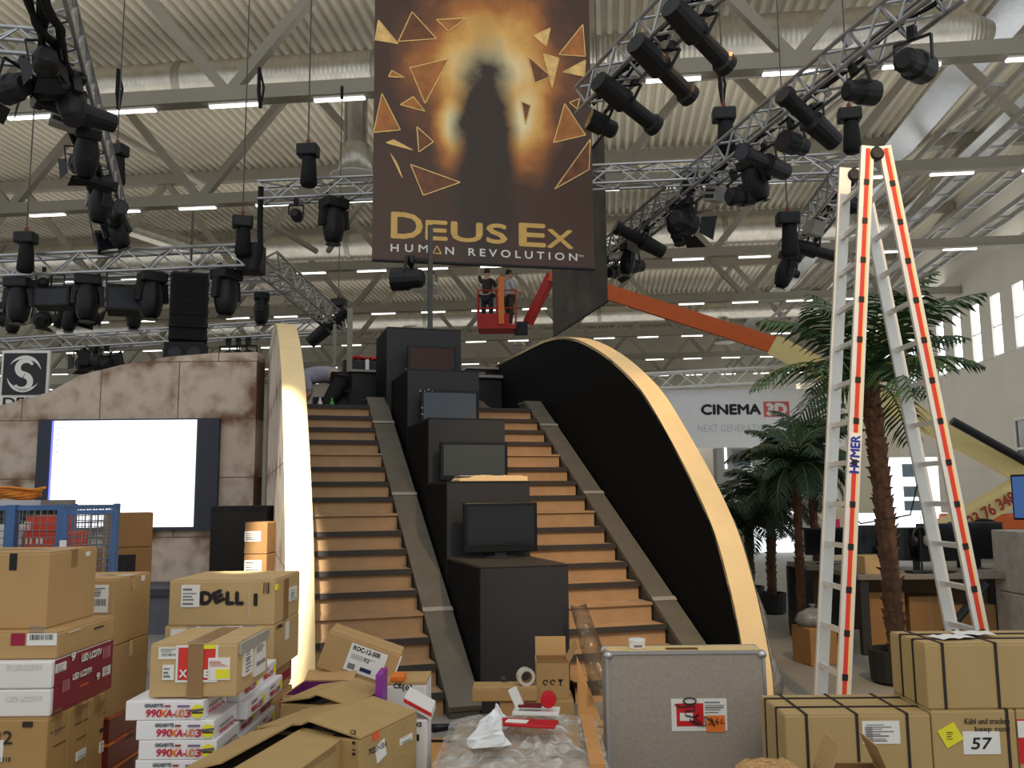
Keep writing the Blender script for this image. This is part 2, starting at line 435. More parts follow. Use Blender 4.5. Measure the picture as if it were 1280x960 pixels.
def arch(label, x0, x1, inner_x, outer_x, end=7.2):
    t = thing('arch_wall', label, 'arch wall', SR, SA)
    pr = [p for p in PROF if p[0] <= end]
    # core panels
    for nm, xx, mm in (('inner_face', inner_x, blackwall_m), ('outer_face', outer_x, stone_m)):
        ins = (-.012 if xx == x0 else .012)
        poly = [(xx, a+.004, max(b-.004, 0)) for a, b in pr]+[(xx, pr[-1][0], 0)]
        MB().prism(poly, (ins*-1, 0, 0)).build(nm, mm, t)
    mb = MB(); n = len(pr); vs = []
    for a, b in pr: vs += [(x0, a, b), (x1, a, b)]
    for i, (a, b) in enumerate(pr):
        j0 = pr[max(i-1, 0)]; j1 = pr[min(i+1, n-1)]
        tv = Vector((j1[0]-j0[0], j1[1]-j0[1])).normalized(); q = (a+tv.y*.03, max(b-tv.x*.03, 0))
        vs += [(x0, *q), (x1, *q)]
    fs = []
    for i in range(n-1):
        a, b = 2*i, 2*(i+1); c, d = 2*n+2*i, 2*n+2*(i+1)
        fs += [(a, a+1, b+1, b), (c, d, d+1, c+1), (a, b, d, c), (a+1, c+1, d+1, b+1)]
    mb.add(vs, fs).build('rim', birch_m, t)
    return t
arch('curved wall with black inner face and glowing wooden rim right of the stairs', .0, .21, 0.0, .21)
arch('curved wall with brightly lit wooden rim left of the stairs, stone look outside', -3.29, -3.10, -3.10, -3.29, 6.4)

# stairs
NST = 17; T0, T1 = .25, 4.45; ZT = 2.55
step_m = M('plywood_step', (178, 144, 106), .6, var=.1, scale=7)
nose_m = M('dark_step_edge', (60, 56, 54), .7, var=.1)
def stairs(label, x0, x1):
    t = thing('staircase', label, 'staircase', SR, SA)
    rr = ZT/NST; run = (T1-T0)/NST
    for k in range(NST):
        y0 = T0+k*run; z1 = (k+1)*rr
        mb = MB().bb((x0, y0+.03, 0 if k == 0 else z1-rr-.02), (x1, y0+.05, z1-.02))
        mb.bb((x0, y0+.0, z1-.02), (x1, y0+run+.05, z1)); mb.m = 1
        o = mb.build('step', step_m, t) if False else None
        mb = MB().bb((x0, y0+.03, max(0, z1-rr-.001)), (x1, y0+.05, z1-.022)); mb.bb((x0, y0+.004, z1-.02), (x1, y0+run+.05, z1))
        st = mb.build('step', step_m, t)
        if k not in (3, 8, 12): MB().bb((x0, y0-.004, z1-.04), (x1, y0+.03, z1+.002)).build('nosing', nose_m, st)
        else: pass
    return t
stairs('wide plywood staircase between the left arch wall and grey sloping stringer', -3.09, -2.2)
stairs('plywood staircase between the screen tower and right arch wall', -1.22, -.24)
# sloping stringer boards
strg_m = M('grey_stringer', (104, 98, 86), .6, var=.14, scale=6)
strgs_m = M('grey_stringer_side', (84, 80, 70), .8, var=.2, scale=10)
def stringer(label, x0, x1):
    t = thing('stringer_board', label, 'stair stringer', SR, SA)
    k = ZT/(T1-T0)
    a = (T0-.12, 0.0); b = (T1+.05, ZT+.1)
    mb = MB().prism([(x0, a[0], 0), (x0, a[0], .06), (x0, b[0], b[1]), (x0, b[0]+.25, b[1]), (x0, b[0]+.25, b[1]-.3), (x0, T0+.25, 0)], (x1-x0, 0, 0))
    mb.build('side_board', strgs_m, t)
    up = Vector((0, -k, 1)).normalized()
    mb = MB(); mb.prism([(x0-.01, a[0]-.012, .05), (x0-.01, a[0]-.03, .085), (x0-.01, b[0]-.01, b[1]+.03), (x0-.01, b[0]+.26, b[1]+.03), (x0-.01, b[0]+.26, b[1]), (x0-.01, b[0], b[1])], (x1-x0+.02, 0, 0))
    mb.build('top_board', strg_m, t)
    for f in (.2, .55, .86):
        yy = a[0]+(b[0]-a[0])*f; zz = .06+(b[1]-.06)*f
        MB().box(((x0+x1)/2, yy, zz+.047), (x1-x0+.03, .05, .006), Matrix.Rotation(math.atan(k), 3, 'X')).build('tape_strip', M('grey_tape', (160, 156, 146), .4, var=.05), t)
    return t
stringer('grey sloping stringer board down the right edge of the left staircase', -2.19, -1.98)
stringer('grey sloping stringer board along the black arch wall', -.22, -.03)
# platform behind the stairs
pl = thing('stage_platform', 'black stage platform at the top of the stairs', 'stage platform', SR, SA)
MB().bb((-3.09, T1+.31, ZT-.12), (-.02, 7.1, ZT-.01)).build('deck_board', nose_m, pl)
MB().bb((-3.09, T1+.31, 0), (-.02, T1+.35, ZT-.12)).build('front_panel', blackwall_m, pl)
MB().bb((-3.09, 7.06, 0), (-.02, 7.1, ZT-.12)).build('rear_panel', blackwall_m, pl)
# ------------------------------------------------------------ faux stone wall with the projection screen
def WX(px, Y): return (px-640)/F*Y*.997
YW = 11.0
pts = [(-160, 540), (-60, 522), (0, 507), (62, 490), (100, 469), (152, 456), (210, 446), (270, 441), (322, 440)]
poly = [(at(px, py, YW).x, YW, at(px, py, YW).z) for px, py in pts]
x0w, x1w = poly[0][0], poly[-1][0]
sw = MB().prism([(x0w, YW, 0)]+poly+[(x1w, YW, 0)], (0, .35, 0)).build('stone_wall', stone_m)
tag(sw, 'wide beige faux stone panel wall with brown stains around the projection screen', 'stone wall')
a = at(52, 525, YW); b = at(272, 662, YW)
scr = thing('projection_screen', 'large glowing white projection screen set in the stone wall', 'screen', ((a.x+b.x)/2, YW-.02, b.z))
wS = b.x-a.x; hS = a.z-b.z
MB().bb((-wS/2, -.05, 0), (wS/2, .02, hS)).build('backing', M('dark_blue_border', (52, 56, 68), .6, var=.05), scr)
c0 = at(70, 525, YW).x-scr.location.x; c1 = at(249, 525, YW).x-scr.location.x
MB().bb((c0, -.065, .04), (c1, -.05, hS-.02)).build('picture', M('screen_light', (250, 250, 255), .5, var=0, emit=1.15), scr)
MB().bb((c0, -.067, .04), (c0+.025, -.05, hS-.02)).build('picture_edge', M('screen_blue', (120, 130, 255), .5, var=0, emit=1.0), scr)
ic = M('desktop_icon', (205, 215, 235), .5, var=0, emit=.75)
for k in range(5): MB().bb((c0+.06, -.068, hS-.12-.075*k), (c0+.1, -.066, hS-.09-.075*k)).build('icon', ic, scr)
MB().bb((c0+.12, -.068, hS-.12), (c0+.15, -.066, hS-.09)).build('icon', ic, scr)
# low stage step in front of the wall
lp = thing('low_stage', 'low dark grey stage ledge below the projection screen', 'stage ledge', (-4.6, 10.2, 0))
MB().bb((-2.6, -.1, 0), (1.15, .75, .42)).build('body', M('grey_ledge', (98, 102, 110), .7, var=.12), lp)
MB().bb((-2.62, -.14, .42), (1.17, .75, .5)).build('top_board', M('dark_ledge', (62, 64, 70), .6, var=.1), lp)

# ---- sign with a swirl emblem at the far left
sg = at(28, 515, 12.2)
sign = thing('logo_sign', 'white framed black sign with a white swirl emblem above two lines of lettering', 'sign', (sg.x, sg.y, 0), R(2))
sH = at(28, 438, 12.2).z; sL = sH-.98; sw2 = .33
MB().bb((-sw2, 0, sL), (sw2, .05, sH)).build('board', white_m, sign, bevel=.008)
MB().bb((-sw2+.035, -.012, sH-.63), (sw2-.035, 0, sH-.04)).build('black_square', M('sign_black', (38, 38, 42), .5, var=0), sign)
def arc(cx, cz, r0, r1, a0, a1, n, taper=True):
    vs = []
    for i in range(n+1):
        t = i/n; a = a0+(a1-a0)*t; k = math.sin(PI*min(1, t*1.0)*.5) if taper else 1
        rm = (r0+r1)/2; hw = (r1-r0)/2*(k if taper else 1)
        vs += [(cx+(r1)*math.cos(a), -.02, cz+r1*math.sin(a)), (cx+(r1-2*hw)*math.cos(a), -.02, cz+(r1-2*hw)*math.sin(a))]
    return vs, [(2*i, 2*i+1, 2*i+3, 2*i+2) for i in range(n)]
em = MB(); cz = sH-.335
def stroke(pts, ws):
    vs = []
    for i, p_ in enumerate(pts):
        a_ = Vector(pts[max(i-1, 0)]); b_ = Vector(pts[min(i+1, len(pts)-1)]); d_ = (b_-a_).normalized(); nn = Vector((-d_.y, d_.x))*ws[i]/2
        vs += [(p_[0]-nn.x, -.02, cz+p_[1]-nn.y), (p_[0]+nn.x, -.02, cz+p_[1]+nn.y)]
    em.add(vs, [(2*i, 2*i+1, 2*i+3, 2*i+2) for i in range(len(pts)-1)])
sp_ = []
for k in range(25): a_ = R(25+245*k/24); sp_.append((.015+.105*math.cos(a_), .085+.1*math.sin(a_)))
for k in range(1, 25): a_ = R(90-245*k/24); sp_.append((.0-.015+.105*math.cos(a_), -.085+.07*0+.1*math.sin(a_)-.03+.0))
stroke(sp_, [.09*math.sin(PI*(.06+.88*i/(len(sp_)-1)))**.6 for i in range(len(sp_))])
for s_ in (0, PI):
    stroke([(.235*math.cos(s_+R(195+130*k/16)), .235*math.sin(s_+R(195+130*k/16))) for k in range(17)], [.05*math.sin(PI*(.02+.96*k/16)) for k in range(17)])
em.build('swirl_emblem', white_m, sign, fixn=False)
tm = MB(); text_mb(tm, 'DEEP', T(-.27, -.004, sH-.77) @ FRONT, .1, .54, bold=.006); text_mb(tm, 'SILVER', T(-.27, -.004, sH-.92) @ FRONT, .1, .54, bold=.006)
tm.build('lettering', ink_m, sign, fixn=False)
MB().bar((0, .06, 0), (0, .06, sH-.2), .03, 10).build('post', black_m, sign)
MB().lathe((0, .06, 0), [(.28, 0), (.28, .02), (.05, .04)], 20).build('foot_plate', black_m, sign)

# ------------------------------------------------------------ stepped screen tower on the stair axis
tower_m = M('tower_paint', (40, 40, 42), .6, var=.08, scale=5)
towerside_m = M('tower_side', (15, 15, 17), .75, var=.1, spec=.2)
tx = -1.6
tw = thing('screen_tower', 'stepped black tower of boxes rising between the two staircases', 'display tower', SR, SA)
steps = [(.2, 1.0, .33), (1.27, 1.62, .36), (2.14, 2.23, .37), (3.25, 2.85, .39), (4.32, 3.5, .45)]
for k, (t0, hh, hw) in enumerate(steps):
    t1 = steps[k+1][0] if k < 4 else 5.2
    cx = tx + (-.02, .01, .04, .06, .06)[k]
    zb = 0 if k == 0 else (0 if k == 4 else steps[k-1][1]-.02)
    o = MB().bb((cx-hw, t0, 0), (cx+hw, t0+.03, hh)).build('front_panel', tower_m, tw)
    MB().bb((cx-hw+.001, t0+.03, 0), (cx+hw-.001, t1, hh-.012)).build('box_body', towerside_m, tw)
    MB().bb((cx-hw, t0, hh-.012), (cx+hw, t1, hh+.006)).build('top_board', tower_m if k != 0 else M('dark_top', (66, 58, 48), .5, var=.1), tw)
def tv(label, t, z, w_, h_, scrmat, tilt=0, stand=True, rz=0, dxx=0):
    p = ST(tx+.02+.02*t+dxx, t, z)
    o = thing('television', label, 'television', p, SA+rz)
    b0 = .04 if stand else .012
    MB().bb((-w_/2, -.035, b0), (w_/2, .02, b0+h_)).build('casing', M('gloss_bezel', (10, 10, 11), .3, var=0, spec=.3), o, bevel=.008)
    MB().bb((-w_/2+.03, -.0375, b0+.05), (w_/2-.03, -.034, b0+h_-.03)).build('panel', scrmat, o)
    if stand:
        MB().lathe((0, 0, 0), [(w_*.26, 0), (w_*.26, .008), (w_*.24, .014)], 24).xf(Matrix.Diagonal((1, .5, 1, 1))).build('stand_foot', dkplastic, o)
        MB().bb((-.05, -.01, .012), (.05, .02, b0+.04)).build('stand_neck', dkplastic, o)
    else:
        MB().bb((-w_*.35, -.03, 0), (w_*.35, .02, b0+.01)).build('base_rail', dkplastic, o)
    return o
tv('black flat television standing on the front plinth, lowest of the four', 1.05, 1.008, .62, .40, M('tv_gloss', (12, 13, 14), .08, var=.1, spec=.4))
tv('flat television with grey screen second from the bottom of the tower', 1.98, 1.628, .64, .36, M('tv_grey', (62, 67, 66), .4, var=.06, spec=.3), stand=False)
tv('flat television with bluish grey screen and taped edges, third from the bottom', 3.08, 2.238, .62, .36, M('tv_bluegrey', (76, 84, 92), .4, var=.06, spec=.3), stand=False)
tv('flat television with dark brownish screen at the top of the tower', 4.1, 2.858, .58, .38, M('tv_brown', (60, 30, 16), .4, var=.2, spec=.3), stand=False)
# clear tape along TV edges
for (t, z, w_, h_, lab) in ((3.08, 2.238, .62, .36, 'third'), (4.1, 2.858, .58, .38, 'top')):
    p = ST(tx+.02+.02*t, t, z); tb = MB(); rq = random.Random(int(t*10))
    for k in range(7):
        if lab == 'third': c = (-w_/2+rq.uniform(-.01, .03), -.042, h_-rq.uniform(0, h_*.75)) if k > 3 else (-w_/2+.04*k, -.042, h_+rq.uniform(-.01, .01))
        else: c = (-w_/2+rq.uniform(-.02, .03), -.042, .06+rq.uniform(0, .05))
        tb.box(c, (rq.uniform(.006, .016), .003, rq.uniform(.008, .02)), Matrix.Rotation(rq.uniform(-1, 1), 3, 'Y'))
    o = tb.build('tape_scraps', M('silver_tape', (150, 156, 166), .25, var=0), loc=p, rz=SA); tag(o, 'scraps of shiny tape stuck on the edge of the %s television' % ('blue-grey' if lab == 'third' else 'topmost'), 'tape', kind='stuff')
# folded brown foam strip on the second box
p = ST(tx+.06, 1.45, 1.628)
fo = thing('foam_sheet', 'pale warm-lit folded foam sheet lying on the second box of the tower', 'foam sheet', p, SA)
mb = MB(); n = 18; vs = []
for i in range(n+1):
    x = -.3+.6*i/n; z = .012+.032*min(1, i/4)+.006*math.sin(i*1.7)
    vs += [(x, -.16, 0.0), (x, -.16, z), (x, .14, z+.01*math.sin(i)), (x, .14, 0)]
fs = []
for i in range(n):
    for j in range(4): a0 = 4*i+j; a1 = 4*i+(j+1) % 4; fs.append((a0, a1, a1+4, a0+4))
fs += [(0, 1, 2, 3), (4*n+3, 4*n+2, 4*n+1, 4*n)]
mb.add(vs, fs).build('folded_layer', M('foam_cream', (244, 206, 150), .7, var=.05), fo)
MB().bb((-.28, -.1, .03), (.25, .1, .034)).xf(T(0, 0, .012)).build('inner_sheet', white_m, fo)
# black mast behind the top of the tower
p = ST(tx+.33, 5.3, 0)
ms = thing('mast_pole', 'tall dark grey square mast rising behind the tower top', 'pole', p, SA)
MB().bb((-.03, -.03, 0), (.03, .03, 5.1)).build('post', M('mast_grey', (72, 72, 72), .5, .3, var=.05), ms)
MB().bb((-.2, -.2, 0), (.2, .2, .02)).build('foot_plate', black_m, ms)
MAST = p
MB().rect_bar((0, 0, 4.62), (-.26, -.02, 4.62), .04, .04).build('lamp_arm', black_m, ms)

# ------------------------------------------------------------ things on the stage platform
ZP = ZT-.01
def on_deck(px, py, t):  # platform point at pixel column px, depth t
    # solve world y for stage y = t
    for k in range(60):
        pass
    r = ray(px, 500); k = r.x/r.y
    # X = k*Y ; stage y coordinate = -(X-SRx)*-sin + ...
    c, s = math.cos(SA), math.sin(SA)
    # local y = -(X-Sx)*s + (Y-Sy)*c
    Y = (t - SR.x*s + SR.y*c)/(c-k*s)
    return Vector((k*Y, Y, ZP))
desk_m = M('black_counter', (22, 22, 24), .5, var=.08)
p = on_deck(462, 500, 6.0)
cb = thing('black_counter', 'black counter unit on the platform left of the tower with light edged top', 'counter', p, SA)
MB().bb((-.33, -.2, 0), (.38, .3, .62)).build('body', desk_m, cb)
MB().bb((-.3, -.25, .62), (.4, .3, .65)).build('top', M('pale_edge', (150, 146, 138), .5, var=.05), cb)
MB().bb((-.35, .05, .65), (.36, .3, .82)).build('raised_shelf', desk_m, cb)
p2 = p+Vector((0, .0, .82))
p2 = cb.matrix_basis @ Vector((0, 0, 0)) if False else p
rc = thing('red_cable_heap', 'heap of red cables on the black counter beside the tower', 'cables', Vector((p.x, p.y, p.z+.82))+Vector((-.05, .17, 0)), SA)
for k in range(5):
    pts_ = [(-.28+.055*i+.02*math.sin(k+i*2.1), .07*math.sin(i*1.3+k), .025+.035*abs(math.sin(i*.9+k*1.4))) for i in range(11)]
    MB().tube(pts_, .016, 6).build('cable_strand', M('red_cable', (188, 36, 32), .5, var=.1), rc, smooth=True)
o = MB().bb((-.025, -.02, 0), (.025, .02, .16)).build('white_bottle', white_m, loc=(0, 0, 0), bevel=.01)
o = o; o.location = Vector((p.x-.02, p.y-.1, p.z+.65)); tag(o, 'small white bottle on the black counter ledge by the red cables', 'bottle')
# counter right of the tower
p = on_deck(612, 500, 6.5)
cr = thing('black_counter', 'low black counter on the platform right of the tower with pale tray edges', 'counter', p, SA)
MB().bb((-.5, -.2, 0), (.45, .3, .72)).build('body', desk_m, cr)
MB().bb((-.3, -.28, .66), (.5, -.2, .7)).build('top', M('pale_edge', (150, 146, 138), .5, var=.05), cr)
MB().bb((-.35, -.05, .82), (.55, .3, .85)).build('shelf_board', M('pale_edge', (150, 146, 138), .5, var=.05), cr)
for x in (-.3, .4): MB().bb((x, 0, .72), (x+.05, .25, .82)).build('shelf_support', desk_m, cr)
# posts on the platform at left
for i, (px, pt, hh, ww) in enumerate(((417, 6.3, 1.35, .022), (436, 5.9, 1.5, .035))):
    p = on_deck(px, 500, pt)
    o = thing('metal_post', ['slim grey post on the platform left of the flat upright panel', 'narrow upright grey panel edge on the platform behind the left stairs'][i], 'post', p, SA)
    MB().bb((-ww, -.02, 0), (ww, .02, hh)).build('upright', M('post_grey', (120, 116, 106), .5, .3, var=.08), o)
    MB().bb((-.1, -.1, 0), (.1, .1, .012)).build('foot_plate', black_m, o)
for i, (px, pt, hh, ww, mm) in enumerate(((405, 6.6, .35, .16, 'b'), (424, 5.75, .42, .1, 'b'), (428, 6.7, .72, .09, 'c'))):
    p = on_deck(px, 500, pt)
    o = MB().bb((-ww, -.12, 0), (ww, .12, hh)).build('storage_case' if mm == 'b' else 'carton', black_m if mm == 'b' else card_m, loc=p, rz=SA, bevel=.01)
    tag(o, ['black case behind the bending person on the platform', 'small black case beside the upright panel on the platform', 'upright brown carton behind the metal posts on the platform'][i], 'case' if mm == 'b' else 'box')
for i, (px, mm) in enumerate(((377.5, 0), (415, 0), (400, 1))):
    p = on_deck(px, 500, 4.95)
    m_ = M('green_plastic', (70, 170, 70), .4, var=.05) if mm == 0 else white_m
    o = MB().lathe((0, 0, 0), [(.028, 0), (.03, .01), (.03, .11), (.012, .14), (.012, .17)], 12).build('spray_can' if mm else 'green_bottle', m_, loc=p, smooth=True)
    tag(o, ['green bottle by the hands of the bending person', 'green bottle on the top stair edge right of the bending person', 'white can on the top stair edge behind the bending person'][i], 'bottle')
# crumpled grey cloth on the right stringer top
p = ST(-.75, T1+.5, ZP)
cl = MB(); n = 14
vs = []; fs = []
for i in range(n+1):
    for j in range(9):
        x = -.34+.68*i/n; y = -.16+.32*j/8
        z = .02+.12*math.exp(-((x-.08)/.12)**2)+.05*math.exp(-((x+.1)/.3)**2)+.02*math.sin(i*2.1+j)
        z *= max(0, 1-(abs(y)/.17)**2)*max(0, 1-(abs(x)/.36)**4)
        vs.append((x, y, z+.002))
for i in range(n):
    for j in range(8): fs.append((i*9+j, i*9+j+1, (i+1)*9+j+1, (i+1)*9+j))
o = cl.add(vs, fs).build('dust_sheet', M('grey_cloth', (100, 92, 76), .9, var=.15), loc=p, rz=SA, smooth=True)
tag(o, 'crumpled grey-brown cloth at the top of the right staircase', 'cloth')

# ------------------------------------------------------------ hanging banners
bn_l = at(465, 324, 11.7); bn_r = at(743, 330, 12.3)
dv = bn_r-bn_l; BW = dv.xy.length; brz = math.atan2(dv.y, dv.x)
BT = 9.9; BB = bn_l.z; BHt = BT-BB
bnr = thing('hanging_banner', 'tall dark amber printed banner with gold and white title lettering hanging over the stairs', 'banner', (bn_l.x, bn_l.y, BB), brz)
def banner_mat(W, Hh):
    m = bpy.data.materials.new('banner_print'); m.use_nodes = True
    nt = m.node_tree; n = nt.nodes; b = n['Principled BSDF']; L = nt.links.new
    tc = n.new('ShaderNodeTexCoord'); sp = n.new('ShaderNodeSeparateXYZ'); L(tc.outputs['Object'], sp.inputs[0])
    def math_(op, a, b_=None):
        q = n.new('ShaderNodeMath'); q.operation = op
        for i, v in enumerate((a, b_)):
            if v is None: continue
            if isinstance(v, (int, float)): q.inputs[i].default_value = v
            else: L(v, q.inputs[i])
        return q.outputs[0]
    no = n.new('ShaderNodeTexNoise'); no.inputs['Scale'].default_value = 1.6; no.inputs['Detail'].default_value = 6; L(tc.outputs['Object'], no.inputs[0])
    nz = math_('MULTIPLY', math_('SUBTRACT', no.outputs['Fac'], .5), .7)
    def blob(cx, cz, rx, rz_):
        dx = math_('DIVIDE', math_('SUBTRACT', sp.outputs[0], cx), rx); dz = math_('DIVIDE', math_('SUBTRACT', sp.outputs[2], cz), rz_)
        d = math_('SQRT', math_('ADD', math_('MULTIPLY', dx, dx), math_('MULTIPLY', dz, dz)))
        return math_('SUBTRACT', 1.0, math_('ADD', d, nz))
    g = blob(W*.52, 2.9, 1.45, 1.6)
    g2 = blob(W*.68, 2.2, .62, 1.15)
    g3 = blob(W*.36, 2.0, .45, .9)
    gg = math_('MAXIMUM', math_('MAXIMUM', g, g2), g3)
    cr = n.new('ShaderNodeValToRGB'); e = cr.color_ramp.elements
    e[0].position = 0; e[0].color = (*lin((74, 46, 30)), 1); e[1].position = .9; e[1].color = (*lin((255, 236, 180)), 1)
    for pos, c in ((.2, (118, 70, 36)), (.4, (190, 116, 48)), (.62, (240, 184, 96))):
        q = e.new(pos); q.color = (*lin(c), 1)
    L(gg, cr.inputs[0])
    # generic dark tapered column shape in front of the glow
    d1 = blob(W*.5, 1.35, .56, 2.5)
    st = n.new('ShaderNodeMapRange'); st.inputs[1].default_value = .05; st.inputs[2].default_value = .42; L(d1, st.inputs[0])
    mix = n.new('ShaderNodeMix'); mix.data_type = 'RGBA'; L(st.outputs[0], mix.inputs[0]); L(cr.outputs[0], mix.inputs[6]); mix.inputs[7].default_value = (*lin((54, 38, 28)), 1)
    L(mix.outputs[2], b.inputs['Base Color']); b.inputs['Roughness'].default_value = .5
    return m
MB().bb((0, 0, 0), (BW, .012, BHt)).build('printed_cloth', banner_mat(BW, BHt), bnr)
MB().bar((0, .006, -.012), (BW, .006, -.012), .022, 10).build('bottom_rod', black_m, bnr)
MB().bar((0, .006, BHt), (BW, .006, BHt), .03, 10).build('top_rod', black_m, bnr)
for x in (.2, BW-.2): MB().bar((x, .006, BHt), (x, .006, 11.4-BB), .01, 6).build('suspension_cable', chain_m, bnr)
ppm = BW/272.0     # metres per photo pixel on the banner
def BP(px, py): return Vector(((px-(466+ (py-330)*-.012))*ppm, -.004, (326+(px-466)*.022-py)*ppm))
gold = M('gold_print', (214, 172, 92), .45, var=.12, scale=9)
palegold = M('pale_gold_print', (238, 196, 120), .5, var=.3, scale=7)
amber_m = M('amber_print', (176, 110, 52), .5, var=.4, scale=5)
brown_m = M('brown_print', (120, 72, 40), .5, var=.4, scale=6)
# plain glass-like triangles scattered over the print
tri = [((478, 120), (500, 165), (468, 170)), ((512, 208), (572, 228), (527, 246)), ((483, 182), (515, 190), (492, 178)), ((690, 172), (732, 160), (706, 120)),
       ((690, 232), (735, 205), (738, 165)), ((690, 100), (700, 60), (680, 55)), ((700, 55), (733, 12), (735, 55)), ((498, 52), (545, 45), (515, 12)),
       ((474, 26), (498, 55), (470, 52)), ((512, 85), (560, 70), (530, 130)), ((650, 120), (662, 125), (655, 150)), ((705, 78), (735, 60), (733, 82)),
       ((490, 90), (505, 98), (486, 98)), ((520, 160), (540, 178), (522, 192)), ((668, 32), (690, 20), (684, 45)), ((500, 133), (530, 140), (516, 122)),
       ((712, 118), (726, 112), (722, 126)), ((488, 195), (502, 225), (496, 208)), ((545, 20), (582, 15), (560, 34)), ((660, 60), (668, 95), (690, 85))]
fills = [MB() for _ in range(3)]; edge = MB()
for i, t3 in enumerate(tri):
    P3 = [BP(*q) for q in t3]
    fills[i % 3].add([q+Vector((0, -.0005*(i % 4), 0)) for q in P3], [(0, 1, 2)])
    for a_, b_ in ((0, 1), (1, 2), (2, 0)):
        u = (P3[b_]-P3[a_]); nrm = Vector((-u.z, 0, u.x)).normalized()*.0075; off = Vector((0, -.003, 0))
        edge.add([P3[a_]+off-nrm, P3[b_]+off-nrm, P3[b_]+off+nrm, P3[a_]+off+nrm], [(0, 1, 2, 3)])
for f, mm, nm in zip(fills, (amber_m, brown_m, palegold), ('amber_shards', 'brown_shards', 'pale_shards')): tag(f.build(nm, mm, bnr, fixn=False), None, None, kind='stuff')
tag(edge.build('shard_outlines', palegold, bnr, fixn=False), None, None, kind='stuff')
def bwrite(mb, s, px0, px1, py, hpx, **kw):
    p_ = BP(px0, py); q_ = BP(px1, py+(px1-px0)*.028)
    ang = math.atan2(q_.z-p_.z, q_.x-p_.x)
    text_mb(mb, s, Matrix.Translation(p_) @ Matrix.Rotation(-ang, 4, 'Y') @ FRONT, hpx*ppm, (px1-px0)*ppm, **kw)
tm = MB()
bwrite(tm, 'D', 489, 525, 299, 31, bold=.012); bwrite(tm, 'EUS', 530, 628, 300, 23, bold=.012)
bwrite(tm, 'E', 644, 676, 305, 28, bold=.012); bwrite(tm, 'X', 679, 711, 306, 22, bold=.012)
tm.build('title_lettering', gold, bnr, fixn=False)
tm = MB()
for word_, a_, b_, y_, h_ in (('H', 488, 497, 316, 9), ('U', 505, 514, 316, 9), ('M', 521, 532, 316, 9), ('N', 553, 563, 318, 9), ('R E V O L U T I O N', 581, 716, 319, 9), ('TM', 717, 724, 318, 3)):
    tm = MB(); bwrite(tm, word_, a_, b_, y_, h_, bold=.003 if h_ > 5 else 0); tm.build('subtitle_lettering', white_m, bnr, fixn=False)
mb = MB(); A3 = [BP(538, 317), BP(548, 317.5), BP(543, 308)]
for a_, b_ in ((0, 1), (1, 2), (2, 0)):
    u = A3[b_]-A3[a_]; nrm = Vector((-u.z, 0, u.x)).normalized()*.008
    mb.add([A3[a_]-nrm, A3[b_]-nrm, A3[b_]+nrm, A3[a_]+nrm], [(0, 1, 2, 3)])
mb.build('gold_triangle', gold, bnr, fixn=False)
# dark side banner, hung along the stage axis
q0 = at(760, 376, 14.2); q1 = at(692, 418, 17.4)
d2 = q1-q0
sb = thing('side_banner', 'dark grey blotchy banner hung edge-on behind the printed banner', 'banner', (q0.x, q0.y, q0.z), math.atan2(d2.y, d2.x))
L2 = d2.xy.length; ht = at(747, 168, 14.2).z-q0.z
def blotch():
    m = M('dark_banner', (72, 66, 60), .6, var=.75, scale=1.6); return m
MB().prism([(0, 0, 0), (L2, 0, 0), (L2, 0, ht), (0, 0, ht)], (0, .012, 0)).build('cloth', blotch(), sb)
MB().bar((0, .006, ht), (L2, .006, ht), .03, 8).build('top_rod', black_m, sb)
MB().bar((0, .006, -.01), (L2, .006, -.01), .02, 8).build('bottom_rod', black_m, sb)
for x in (.3, L2-.3): MB().bar((x, .006, ht), (x, .006, 11.4-q0.z), .01, 6).build('suspension_cable', chain_m, sb)
# ------------------------------------------------------------ lighting rig
def lattice(label, p, q, size, up=(0, 0, 1), step=None, name='lighting_truss', mat=None, group=None, tri=False):
    p = Vector(p); q = Vector(q); d = q-p; Ln = d.length; z = d.normalized()
    t = thing(name, label, 'truss', p, group=group)
    x = z.cross(Vector(up)).normalized(); y = x.cross(z); h = size/2; mat = mat or alu_m
    cs = [(-h, -h), (h, -h), (h, h), (-h, h)] if not tri else [(-h, h), (h, h), (0, -h)]
    P = lambda s, c: z*s+x*c[0]+y*c[1]
    r = size*.08
    for c in cs: MB().bar(P(0, c), P(Ln, c), r, 8).build('chord_tube', mat, t)
    n = max(2, int(Ln/(step or size*1.0))); mb = MB()
    for k in range(n):
        s0 = Ln*k/n; s1 = Ln*(k+1)/n
        for j in range(len(cs)):
            a, b = cs[j], cs[(j+1) % len(cs)]
            if (k+j) % 2: a, b = b, a
            mb.bar(P(s0, a), P(s1, b), r*.65, 5, caps=False)
    o = mb.build('lacing', mat, t, fixn=False); tag(o, None, None, kind='stuff')
    return t
def hoist(label, top, length_to=11.45, bag=True, sc=1.0):
    """chain motor at 'top' with its chain going up to a roof truss"""
    t = thing('chain_hoist', label, 'chain hoist', top, random.uniform(-.4, .4), group='chain hoists of the lighting rig')
    MB().bb((-.17, -.12, 0), (.17, .12, .2)).build('motor_body', black_m, t, bevel=.03)
    MB().lathe((.02, 0, 0), [(.1, -.5), (.14, -.45), (.11, -.02), (.08, 0)], 12).build('chain_bag', rub_m, t, smooth=True)
    MB().bar((0, 0, .2), (0, 0, length_to-top[2]), .012, 6).build('chain', chain_m, t)
    MB().bb((-.03, -.02, .2), (.03, .02, .29)).build('hook_block', M('hook_red', (120, 40, 32), .5), t, bevel=.01)
    MB().tube([(0, 0, length_to-top[2]-.05-.3*k/6) for k in range(7)], .04, 8).build('beam_sling', rub_m, t)
    return t
